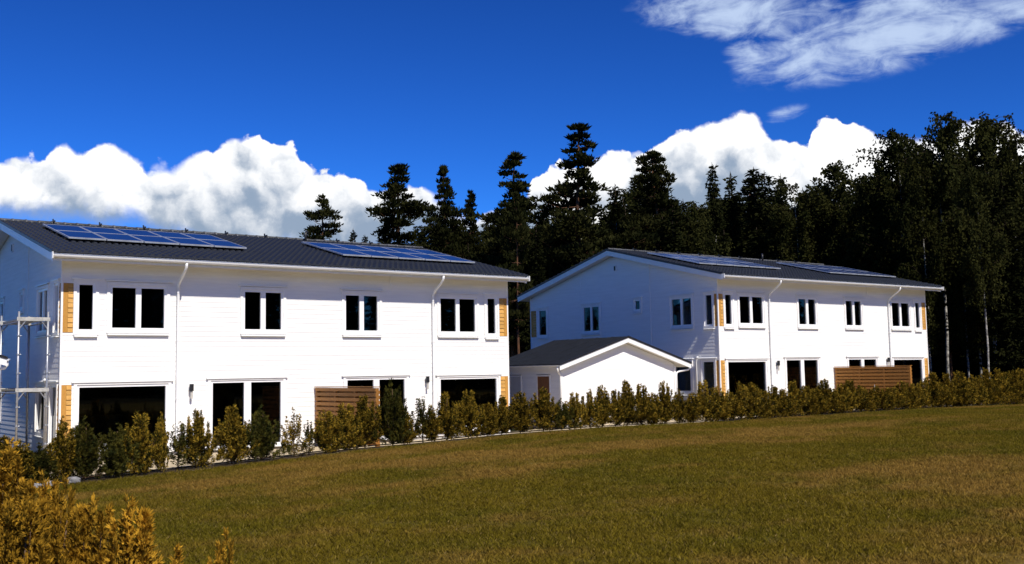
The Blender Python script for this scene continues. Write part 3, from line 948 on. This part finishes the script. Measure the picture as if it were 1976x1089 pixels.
def pine_meshes(seed, H=20.0, cb=.35, R=3.4, dens=1.0, round_=.7, gap=.16):
    rnd = random.Random(seed); rg = np.random.default_rng(seed)
    tb = MB(); pts = trunk_mesh(tb, H*.985, .26, .03, (rnd.uniform(-.6, .6), rnd.uniform(-.6, .6)), rnd)
    C, S_, = [], []
    z = H*cb
    while z < H*.985:
        t = (z-H*cb)/(H*(1-cb))
        rmax = R*((1-t)**round_)*(.8+.2*math.sin(t*13+seed))*(1 if t > .12 else .7)*rnd.choice((.55, .75, .9, 1.05, 1.25))
        for k in range(rnd.choice((5, 6, 6, 7))):
            if rnd.random() < gap: continue
            a = rnd.uniform(0, 2*math.pi); L = max(.35, rmax*rnd.uniform(.5, 1.15))
            b = at_h(pts, H, z)
            rise = L*rnd.uniform(-.05, .30)*(.5+t)
            e = b+Vector((math.cos(a)*L, math.sin(a)*L, rise))
            mid = b.lerp(e, .5)+Vector((0, 0, -.12*L))
            tb.tube([b, mid, e], [.05*(1-t)+.02, .03, .012], 4, False)
            nc = max(1, int(L*1.9+.6))
            for c in range(nc):
                f = 1-(c/nc)*.62
                p = b.lerp(e, f)+Vector((rnd.gauss(0, .22)*L*.4, rnd.gauss(0, .22)*L*.4, rnd.uniform(-.02, .26)))
                C.append(p); S_.append(rnd.uniform(.5, .95)*(.55+.45*min(1, L/1.6))*(.5+.5*(1-t)**.6))
        z += rnd.uniform(.5, .85)*(1.1-.4*t)*H/20
    C.append(Vector(pts[-1])); S_.append(.24)
    C = np.array([tuple(c) for c in C]); S_ = np.array(S_)
    M = int(46*dens)
    P = np.repeat(C, M, 0); sc = np.repeat(S_, M)[:, None]
    off = rg.normal(size=P.shape); off = norm(off)*rg.uniform(.2, 1, (len(P), 1))**.5
    P = P+off*sc*np.array([1, 1, .36])
    Dr = norm(off*np.array([.8, .8, .3])+np.array([0, 0, .75])+rg.normal(0, .35, P.shape))
    Q = kites(P, Dr, rg.uniform(.25, .48, len(P)), rg.uniform(.10, .20, len(P)), rg)
    return tb.mesh('trunk', BARKP, True), quads_mesh('crown', Q, LPINE)

def spruce_meshes(seed, H=20.0, R=2.5, cb=.06, dens=1.0):
    rnd = random.Random(seed); rg = np.random.default_rng(seed)
    tb = MB(); pts = trunk_mesh(tb, H, .22, .015, (0, 0), rnd, 7)
    P, Dr = [], []
    z = H*cb
    while z < H*.985:
        t = z/H
        rm = R*(1-t)**.82*(.85+.15*math.sin(z*2.3+seed))+.10
        nb_ = rnd.choice((5, 6, 7)) if t < .9 else 4
        for k in range(nb_):
            a = 2*math.pi*(k/nb_)+rnd.uniform(-.4, .4)
            L = rm*rnd.uniform(.62, 1.18)
            droop = L*(.28-.55*t*t)+.05
            nn = max(6, int(L*26*dens))
            s = (np.arange(nn)+.5)/nn
            x = np.stack([np.cos(a)*L*s, np.sin(a)*L*s, -droop*s*(1.5-.75*s*s)], 1)
            x[:, 2] += z
            sp = .10+.26*L*(1-s)*.6
            x += rg.normal(0, 1, x.shape)*np.stack([sp, sp, sp*.35], 1)
            P.append(x)
            d = np.stack([np.full(nn, np.cos(a)), np.full(nn, np.sin(a)), np.full(nn, -.25)], 1)+rg.normal(0, .6, (nn, 3))
            Dr.append(norm(d))
        z += rnd.uniform(.22, .42)*H/20
    P = np.concatenate(P); Dr = np.concatenate(Dr)
    Q = kites(P, Dr, rg.uniform(.26, .52, len(P)), rg.uniform(.12, .24, len(P)), rg)
    tip = np.tile(np.array([[0, 0, H*.985]]), (40, 1)); tip[:, 2] -= rg.uniform(0, .9, 40)
    td = norm(rg.normal(0, 1, (40, 3))+np.array([0, 0, .9]))
    Q = np.concatenate([Q, kites(tip, td, rg.uniform(.12, .3, 40), .07, rg)])
    return tb.mesh('trunk', BARKS, True), quads_mesh('crown', Q, LSPRUCE)

def birch_meshes(seed, H=20.0, R=2.8, cb=.25, dens=1.0, r0=.13):
    rnd = random.Random(seed); rg = np.random.default_rng(seed)
    tb = MB(); pts = trunk_mesh(tb, H*.94, r0, .02, (rnd.uniform(-.7, .7), rnd.uniform(-.7, .7)), rnd)
    lb = MB()
    P = []
    z = H*cb
    while z < H*.945:
        t = (z-H*cb)/(H*(1-cb))
        env = R*(.45+.72*math.sin(math.pi*min(1, t*.82+.14))**.8)*(1 if t < .72 else 1-.62*(t-.72)/.28)
        for k in range(rnd.choice((3, 3, 4))):
            if rnd.random() < .22: continue
            a = rnd.uniform(0, 2*math.pi); L = env*rnd.uniform(.4, 1.15)
            b = at_h(pts, H*.94, z)
            rise = L*rnd.uniform(.35, .95)*(1-t*.45)
            e = b+Vector((math.cos(a)*L, math.sin(a)*L, rise))
            if e.z > H: e.z = H-rnd.uniform(0, .7)
            mid = b.lerp(e, .5)+Vector((0, 0, .14*L))
            lb.tube([b, mid, e], [.028, .016, .006], 4, False)
            ns = max(3, int(L*5.5))
            for s in range(ns):
                f = rnd.uniform(.12, 1.0)
                q = b.lerp(mid, f*2) if f < .5 else mid.lerp(e, f*2-1)
                sl = rnd.uniform(.5, 2.0)*(1-.25*t)
                nl = int(sl*16*dens)
                zz = np.sort(rg.uniform(0, 1, nl))
                dx, dy = rnd.gauss(0, .3), rnd.gauss(0, .3)
                P.append(np.stack([q.x+dx*zz+rg.normal(0, .11, nl), q.y+dy*zz+rg.normal(0, .11, nl), q.z+.15-sl*zz**1.2], 1))
        z += rnd.uniform(.3, .55)*H/20
    P = np.concatenate(P)
    Dr = norm(rg.normal(0, .7, P.shape)+np.array([0, 0, -.7]))
    Q = kites(P, Dr, rg.uniform(.16, .30, len(P)), rg.uniform(.13, .22, len(P)), rg)
    return tb.mesh('trunk', BARKB, True), quads_mesh('crown', Q, LBIRCH), lb.mesh('limb', BARKS)

PINES = [pine_meshes(11, cb=.5, R=3.4, round_=.5, gap=.3), pine_meshes(12, cb=.36, R=4.4, round_=.66, gap=.30), pine_meshes(13, cb=.15, R=5.2, round_=.85, gap=.16), pine_meshes(14, cb=.22, R=7.0, round_=1.05, gap=.16), pine_meshes(15, cb=.3, R=4.4, round_=.5, gap=.16)]
SPRUCES = [spruce_meshes(21), spruce_meshes(22, R=2.1), spruce_meshes(23, R=2.9), spruce_meshes(24, R=1.7)]
BIRCHES = [birch_meshes(31, dens=.9), birch_meshes(32, R=3.3), birch_meshes(33, R=2.4, cb=.33), birch_meshes(34, R=2.9, cb=.2, r0=.11), birch_meshes(35, R=2.4, cb=.55, r0=.12), birch_meshes(36, R=3.0, cb=.4, r0=.13)]

TREE_N = {'pine': 'pine_tree', 'spruce': 'spruce_tree', 'birch': 'birch_tree'}
TREE_M = {'pine': PINES, 'spruce': SPRUCES, 'birch': BIRCHES}
trng = random.Random(77)
def place_tree(kind, var, px, py, dist, label, width=1.0, group='trees of the wood behind the houses', rz=None):
    x, y = spot(px, dist)
    z = gz(x, y)-.05
    hgt = elev(px, py)*dist-z
    s = hgt/20.0
    o = empty(TREE_N[kind], (x, y, z), trng.uniform(0, 6.28) if rz is None else rz)
    tm, cm = TREE_M[kind][var][:2]
    link('trunk', tm, o); link('crown', cm, o)
    if kind == 'birch': link('limb', TREE_M[kind][var][2], o)['kind'] = 'stuff'
    o.scale = (s*width, s*width, s)
    tag(o, label, 'tree', group)
    return o
T_ = place_tree
# the trees one can tell apart along the skyline, from the left
T_('pine', 0, 622, 376, 92, 'small lone pine with open crown above the near house roof, leftmost of the trees', 1.0)
T_('spruce', 3, 683, 440, 105, 'tiny spruce tip showing over the near roof right of the lone pine', .9)
T_('spruce', 1, 706, 452, 110, 'tiny rounded spruce top over the near roof before the tall open pine', .8)
T_('pine', 1, 770, 317, 88, 'tall open pine with bare gaps round its trunk above the right solar panels', 1.15)
T_('pine', 1, 864, 320, 86, 'pine with a thin ragged crooked top above the near roof end', .72)
T_('pine', 2, 907, 368, 92, 'lower bushy pine between the ragged pine and the broad layered pine', .75)
T_('pine', 3, 992, 293, 80, 'broad layered pine rising above the gap between the houses', 1.2, rz=4.0)
T_('pine', 3, 1117, 243, 78, 'tallest conical pine, left of the right cloud bank', 1.2, rz=2.0)
T_('pine', 4, 1287, 292, 84, 'rounded dense pine before the cloud above the farther house', 1.0)
T_('spruce', 3, 1196, 354, 96, 'thin spruce tip just right of the tallest conical pine', 1.3)
T_('spruce', 1, 1240, 346, 92, 'short spruce tip hugging the left side of the rounded pine', 1.0)
T_('spruce', 2, 1388, 312, 88, 'pointed spruce with clear layered twigs against the cloud, right of the rounded pine', .8)
T_('spruce', 3, 1423, 330, 90, 'very thin spruce between the layered spruce and the twin spruces', 1.15)
T_('spruce', 1, 1467, 321, 88, 'left one of the twin spruces before the grey cloud base', 1.35)
T_('spruce', 0, 1489, 328, 87, 'right one of the twin spruces before the grey cloud base', 1.3)
T_('birch', 2, 1355, 372, 86, 'low birch with light stems filling the dip right of the rounded pine', .9)
T_('birch', 4, 1553, 333, 80, 'birch with bright white trunk above the farther house roof', 1.0, rz=1.0)
T_('birch', 1, 1612, 298, 82, 'weeping birch with rounded top right of the white-trunked birch', 1.15)
T_('birch', 0, 1652, 372, 80, 'small birch with thin pale stem at the right flank of the weeping birch', 1.1)
T_('spruce', 2, 1713, 298, 78, 'dark slender spruce leaning on the left flank of the big birches', .75)
T_('spruce', 1, 1686, 348, 82, 'short dark spruce left of the slender dark spruce', .9)
T_('birch', 1, 1735, 262, 75, 'dense lower birch filling the left flank of the birch group', 1.0)
T_('birch', 3, 1785, 250, 74, 'leafy birch between the left shoulder and the tallest birch', .9)
T_('birch', 3, 1892, 250, 74, 'leafy birch just left of the massive right birch', .9)
T_('birch', 1, 1950, 214, 74, 'leafy birch behind the massive right birch', 1.1)
T_('birch', 1, 1757, 226, 72, 'big leafy birch forming the left shoulder of the birch group', .95)
T_('birch', 5, 1829, 198, 66, 'tallest birch with airy drooping top, middle of the birch group', .85, rz=2.2)
T_('birch', 1, 1922, 203, 68, 'massive dense birch near the right frame edge', 1.0, rz=.4)
T_('birch', 3, 1975, 232, 66, 'birch cut by the right frame edge', .85)
T_('birch', 3, 1796, 262, 64, 'lower birch with white stem just right of the farther house eave', .8)
T_('birch', 3, 1868, 272, 70, 'slim birch with white stem in the gap between the two highest birches', .7)
T_('birch', 5, 1908, 300, 60, 'birch with the brightest spotted white stem behind the hedge at right', .7)
T_('spruce', 2, 1955, 330, 62, 'dark spruce with low boughs at the right frame edge', 1.1)
T_('pine', 1, 1001, 372, 62, 'pine with a red-brown trunk seen in the gap between the two houses', .6)
T_('spruce', 0, 1040, 430, 66, 'young spruce behind the rear corner of the farther house', 1.0)
# dense inner wood: nothing in the photograph tells these apart
inner = []
for px in range(735, 2080, 30):
    for row, (dist, ybase) in enumerate(((96, 425), (112, 405), (132, 395))):
        inner.append((px+trng.uniform(-14, 14)+row*9, ybase+trng.uniform(-28, 35)+(35 if px < 960 else 0)+(20 if 1300 < px < 1380 else 0)-(30 if px > 1740 else 0)-(38 if 1180 < px <= 1740 else 0), dist+trng.uniform(-4, 4)))
for px in range(860, 2060, 46): inner.append((px+trng.uniform(-15, 15), 452+trng.uniform(-25, 30)-(30 if px > 1740 else 0)-(34 if 1180 < px <= 1740 else 0), 84+trng.uniform(-4, 4)))
for px in range(1700, 2060, 34): inner.append((px+trng.uniform(-12, 12), 420+trng.uniform(-40, 50), 76+trng.uniform(-3, 3)))
for i, (px, py, dist) in enumerate(inner):
    kd = trng.choices(('spruce', 'pine', 'birch'), (.55, .25, .2))[0]
    lab = {'spruce': 'dark spruce packed in the dense inner wood behind the houses', 'pine': 'dark pine packed in the dense inner wood behind the houses', 'birch': 'dark leafy birch packed in the dense inner wood behind the houses'}[kd]
    T_(kd, trng.randrange(4), px, py, dist, lab, trng.uniform(1.1, 1.5), kd+' trees of the dense inner wood')

# lower wood behind the near house; the farther gable windows mirror it
for i in range(20):
    x = -55+i*3.9+trng.uniform(-1, 1); y = 96+trng.uniform(-5, 5)
    o = empty('spruce_tree', (x, y, gz(x, y)-.6), trng.uniform(0, 6.28))
    ms = SPRUCES[trng.randrange(4)]
    link('trunk', ms[0], o); link('crown', ms[1], o)
    k_ = trng.uniform(.42, .55); o.scale = (k_*2, k_*2, k_)
    tag(o, 'low dark spruce behind the near house, mirrored in the farther gable windows', 'tree', 'low spruces behind the near house')
# the wood on the far side of the lawn, behind the camera; the windows mirror it
for i in range(99):
    x = -15+(i//3)*6.0+(i % 3)*2+trng.uniform(-1.5, 1.5); y = -42-(i % 3)*7+trng.uniform(-4, 4)
    kd = ('spruce', 'pine', 'birch')[trng.choice((0, 0, 0, 1, 2)) if i % 3 == 0 else 0]
    o = empty(TREE_N[kd], (x, y, gz(x, y)-(1.5 if kd == 'spruce' else .1)), trng.uniform(0, 6.28))
    ms = TREE_M[kd][trng.randrange(4)]
    link('trunk', ms[0], o); link('crown', ms[1], o)
    if kd == 'birch': link('limb', ms[2], o)['kind'] = 'stuff'
    k_ = trng.uniform(.85, 1.1); o.scale = (k_*1.6, k_*1.6, k_)
    tag(o, 'dark '+kd+' of the wood across the lawn, mirrored in the house windows', 'tree', kd+' trees across the lawn')

# ------------------------------------------------------------------ thuja shrubs
def thuja_meshes(seed, H=1.5, R=.42, shoots=16, per=85, fing=3, fl=.062, fwid=.016, leaf=LTHUJA, spread=.07):
    rnd = random.Random(seed); rg = np.random.default_rng(seed)
    tb = MB()
    tb.tube([(0, 0, -.05), (rnd.uniform(-.03, .03), rnd.uniform(-.03, .03), H*.5), (rnd.uniform(-.05, .05), rnd.uniform(-.05, .05), H*.86)], [.016, .011, .005], 6)
    P, Dr = [], []
    for k in range(shoots):
        lead = k == 0
        a = rnd.uniform(0, 2*math.pi)+k*2.4
        h0 = 0.05*H if lead else H*rnd.uniform(.02, .5)**1.1
        h1 = H if lead else min(H*.95, h0+H*rnd.choice((.18, .25, .3, .4, .55, .65))*rnd.uniform(.8, 1.1))
        tt = h1/H
        r = .04 if lead else R*max(.16, min(.82, 1.12-tt))*rnd.uniform(.4, 1.45)
        n = int(per*(1.7 if lead else .6+.7*(h1-h0)/(H*.4)))
        s = rg.uniform(.12 if not lead else .05, 1, n)
        rad_ = r*np.minimum(1, s*1.5)**.7
        x = np.stack([np.cos(a)*rad_, np.sin(a)*rad_, h0+(h1-h0)*s**1.25], 1)
        w = spread*(1.35-1.15*s)*(1.6 if lead else 1)
        j = norm(rg.normal(size=x.shape))*(rg.uniform(0, 1, (n, 1))**.5)
        x = x+j*w[:, None]*np.array([1, 1, .9])
        P.append(x)
        d = j*.8+np.array([np.cos(a)*.45*(not lead), np.sin(a)*.45*(not lead), .85])+rg.normal(0, .3, x.shape)
        Dr.append(norm(d))
        if not lead:
            tb.tube([(0, 0, h0), (math.cos(a)*r*.7, math.sin(a)*r*.7, h0+(h1-h0)*.3), (math.cos(a)*r, math.sin(a)*r, h0+(h1-h0)*.9)], [.009, .006, .002], 4, False)
    P = np.concatenate(P); Dr = np.concatenate(Dr)
    pn = norm(np.cross(Dr, rg.normal(size=P.shape)))
    sd = np.cross(Dr, pn)
    Q = []
    L = rg.uniform(.7, 1.3, len(P))*fl
    for i in range(fing):
        an = (i-(fing-1)/2)*(1.5/fing)+rg.normal(0, .12, len(P))
        d2 = Dr*np.cos(an)[:, None]+sd*np.sin(an)[:, None]+pn*rg.normal(0, .12, len(P))[:, None]
        d2 = norm(d2)
        st = P+Dr*(L*.25*abs(i-(fing-1)/2)*-.3)[:, None]
        ln = (L*(1-.16*abs(i-(fing-1)/2)))[:, None]
        side = np.cross(d2, pn)*fwid*.5
        m = st+d2*ln*.5
        Q.append(np.stack([st, m+side, st+d2*ln, m-side], 1))
    Q = np.concatenate(Q)
    return tb.mesh('stem', TWIG, True), quads_mesh('foliage', Q, leaf)

TK = dict(per=62, fl=.085, fwid=.019, spread=.08)
TH = [thuja_meshes(41, shoots=52, R=.60, **TK), thuja_meshes(42, shoots=60, R=.66, **TK), thuja_meshes(43, shoots=45, R=.52, **TK), thuja_meshes(44, shoots=62, R=.70, **TK), thuja_meshes(45, shoots=67, R=.70, **TK), thuja_meshes(46, shoots=55, R=.62, **TK)]
THS = [thuja_meshes(51, shoots=22, R=.60, per=50, leaf=LTHUJAG), thuja_meshes(52, shoots=24, R=.56, per=48)]
THG = [thuja_meshes(53, shoots=60, R=.66, leaf=LTHUJAG, **TK)]
srng = random.Random(9)
def place_shrub(px, top, label, var=None, wid=1.0, dist_y=24.45, group='thuja shrubs along the lawn edge', pool=None):
    a = bearing(px)
    y = dist_y+srng.uniform(-.08, .08); x = y*math.tan(a)
    z = gz(x, y)-.02
    hgt = elev(px, top)*math.hypot(x, y)-z
    o = empty('thuja_shrub', (x, y, z), srng.uniform(0, 6.28))
    pool = pool or TH
    tm, cm = pool[srng.randrange(len(pool)) if var is None else var]
    link('stem', tm, o); link('foliage', cm, o)
    s = hgt/1.5
    o.scale = (wid, wid, s)
    tag(o, label, 'shrub', group)
    return o
S_ = place_shrub
S_(8, 840, 'leftmost thuja of the hedge row, at the frame edge under the scaffold', wid=1.0)
S_(42, 848, 'thuja under the scaffold poles, second from the left frame edge', wid=.9)
S_(76, 856, 'dark thuja before the scaffold foot, left of the tall slim thuja', pool=THG, wid=1.0)
S_(123, 806, 'tall slim thuja in front of the left honey wood corner of the near house', 2, .85)
S_(166, 806, 'thuja before the left edge of the big dark picture window', 0, 1.0, pool=THG)
S_(228, 818, 'thuja before the middle of the near picture window', pool=THG, wid=.95)
S_(270, 795, 'bushy thuja before the right part of the near picture window', 3, .95)
S_(312, 798, 'thin dark upright thuja at the right edge of the near picture window', 2, .55)
S_(345, 815, 'sparse see-through thuja before the white wall under the wall lamp', 0, 1.0, pool=THS)
S_(379, 790, 'cone-shaped dense thuja left of the near patio door', 4, .85)
S_(448, 782, 'thuja before the left pane of the near patio door', 1, 1.0)
S_(506, 784, 'thuja before the right pane of the near patio door', 0, .95, pool=THG)
S_(568, 786, 'sparse bare-stemmed thuja before the white wall left of the slatted screen', 1, 1.0, pool=THS)
S_(596, 812, 'short sparse thuja touching the left end of the slatted screen', 0, .75, pool=THS)
S_(628, 792, 'thuja before the left half of the near slatted screen', 3, .95)
S_(664, 778, 'thuja before the middle of the near slatted screen', 4, .95)
S_(704, 762, 'thuja before the right end of the near slatted screen', 4, .95)
S_(757, 733, 'tall green-topped thuja filling the right patio door pane of the near house', 0, 1.05, pool=THG)
S_(778, 790, 'lower brown thuja at the foot of the tall green-topped thuja', 1, .8)
S_(815, 766, 'sparse light thuja before the white wall beside the right downspout', 0, 1.15, pool=THS)
S_(832, 782, 'short thuja below the right wall lamp of the near house', 2, .8)
S_(861, 755, 'thuja before the left edge of the right picture window of the near house', 5, .85)
S_(902, 752, 'thuja before the middle of the right picture window of the near house', 4, .95)
S_(938, 778, 'lower thuja before the right edge of the right picture window of the near house', 1, .85)
S_(966, 764, 'golden thuja before the right honey wood corner of the near house', 3, .8)
S_(1002, 756, 'bushy thuja before the grey garage door', 4, .9)
S_(1046, 748, 'bushy thuja before the brown garage door', 4, .95)
S_(1082, 770, 'dark thuja before the left garage downspout', 0, .8, pool=THG)
garage_row = [(1106, 757), (1136, 752), (1160, 744), (1185, 752), (1207, 733), (1236, 740), (1258, 758), (1280, 736), (1308, 752)]
gl = ['first thuja from the left before the white garage front wall', 'second thuja from the left before the white garage front wall', 'third thuja from the left before the white garage front wall',
      'fourth thuja from the left before the white garage front wall', 'thin-topped thuja before the garage ridge', 'thuja just right of the thin-topped thuja before the garage',
      'low thuja in the dip before the right half of the garage front', 'tall pointed thuja before the right end of the garage front', 'thuja before the right garage downspout']
for (px, py), l in zip(garage_row, gl): S_(px, py, l, None, srng.uniform(.75, .95), pool=TH+THS if px in (1136, 1207, 1236) else None)
# the dense right stretch: shrubs grown together
px = 1335.0
k = 0
while px < 2000:
    x = 24.45*math.tan(bearing(px))
    topy = np.interp(px, [1335, 1390, 1450, 1500, 1560, 1640, 1760, 1850, 1976], [748, 736, 748, 748, 738, 742, 732, 722, 720])+srng.uniform(-11, 15)
    if px < 1470: zone = 'brown thuja in the closed hedge before the dark picture window of the farther house'
    elif px < 1600: zone = 'brown thuja in the closed hedge before the patio door of the farther house'
    elif px < 1770: zone = 'brown thuja in the closed hedge before the long slatted screen'
    else: zone = 'brown thuja in the closed hedge right of the farther house before the birches'
    S_(px, topy, zone, None, srng.uniform(.95, 1.12), group=zone.replace('brown thuja', 'thujas'))
    x2 = x+.62
    px = px+.66/(x2)*0+ (2014.9*(math.atan2(x2, 24.45)-math.atan2(x, 24.45)))*1.0
    k += 1

# foreground thujas, close to the camera
NK = dict(fing=8, fl=.031, fwid=.0056, leaf=LTHUJAN, spread=.075)
NEAR = [thuja_meshes(61, H=1.3, R=.44, shoots=80, per=270, **NK), thuja_meshes(62, H=1.3, R=.50, shoots=92, per=270, **NK), thuja_meshes(63, H=1.3, R=.38, shoots=60, per=250, **NK)]
def near_shrub(px, top, dist, var, wid, label):
    x, y = spot(px, dist)
    z = gz(x, y)-.02
    hgt = elev(px, top)*dist-z
    o = empty('golden_thuja', (x, y, z), srng.uniform(0, 6.28))
    tm, cm = NEAR[var]
    link('stem', tm, o); link('foliage', cm, o)
    o.scale = (wid, wid, hgt/1.3)
    tag(o, label, 'shrub', 'golden thujas close to the camera')
near_shrub(12, 852, 7.2, 0, 1.25, 'tall golden thuja at the lower left frame edge under the orange leaves')
near_shrub(72, 905, 6.3, 1, .8, 'golden thuja between the frame-edge thuja and the slim-tipped one')
near_shrub(122, 925, 5.6, 2, .75, 'slim-tipped golden thuja in the lower left foreground')
near_shrub(40, 945, 5.0, 1, 1.0, 'wide golden thuja in the lower left corner')
near_shrub(190, 955, 5.2, 1, .85, 'golden thuja in the middle of the foreground clump')
near_shrub(268, 960, 4.9, 0, .9, 'golden thuja at the right end of the foreground clump')
near_shrub(432, 1026, 4.9, 2, .55, 'single golden thuja tip standing alone at the bottom edge')
tmO = thuja_meshes(71, H=1.5, R=.3, shoots=12, per=70, fing=3, fl=.05, fwid=.02, leaf=LORANGE)
ox, oy = spot(6, 6.5)
ob = empty('orange_shrub', (ox-.05, oy, gz(ox, oy)-.02))
link('stem', tmO[0], ob); link('foliage', tmO[1], ob)
ob.scale = (.5, .5, (elev(6, 846)*6.5-gz(ox, oy))/1.5)
tag(ob, 'orange-red leaved shrub at the left frame edge above the golden thujas', 'shrub')

# ------------------------------------------------------------------ small things at the hedge foot
def stone(px, py_y, r, label, sq=.7):
    rg = np.random.default_rng(int(px))
    a = bearing(px); y = py_y; x = y*math.tan(a)
    mb = MB(); nu, nv = 10, 6
    vs = []
    for j in range(nv+1):
        for i in range(nu):
            th = math.pi*j/nv; p_ = 2*math.pi*i/nu
            k_ = r*(1+.22*math.sin(3*p_+px)*math.sin(2*th)+rg.uniform(-.1, .1)*(0 < j < nv))
            vs.append((k_*math.sin(th)*math.cos(p_), k_*math.sin(th)*math.sin(p_)*.8, k_*math.cos(th)*sq+r*sq*.8))
    fs = [(j*nu+i, (j+1)*nu+i, (j+1)*nu+(i+1) % nu, j*nu+(i+1) % nu) for j in range(nv) for i in range(nu)]
    mb.add(vs, fs)
    o = mb.build('boulder', STONE)
    o.location = (x, y, gz(x, y)-.02)
    tag(o, label, 'stone', 'pale stones at the hedge foot')
stone(145, 23.7, .16, 'pale blue-grey boulder at the lawn edge right of the slim thuja')
stone(97, 23.6, .14, 'pale tan boulder at the lawn edge before the scaffold foot')
stone(75, 23.5, .12, 'small pale stone left of the tan boulder')
stone(78, 15.0, .10, 'small pale stone lying in the lawn behind the foreground thujas', .5)
hs = MB()
hp = []
for i in range(60):
    x = 6.5+i*.42
    y = 24.72+.05*math.sin(i*.9)
    hp.append((x, y, gz(x, y)+.03))
hs.tube(hp, .017, 6)
tag(hs.build('drip_hose', HOSE, None, True), 'thin black drip hose running along behind the left hedge shrubs', 'hose')
a = bearing(1685); y = 24.5; x = y*math.tan(a); st = MB()
st.tube([(0, 0, 0), (.03, 0, elev(1683, 742)*math.hypot(x, y)-gz(x, y))], .009, 6)
so = st.build('garden_stake', DOORG); so.location = (x, y, gz(x, y)-.01)
tag(so, 'thin pale garden stake stuck in the hedge before the long slatted screen', 'stake')
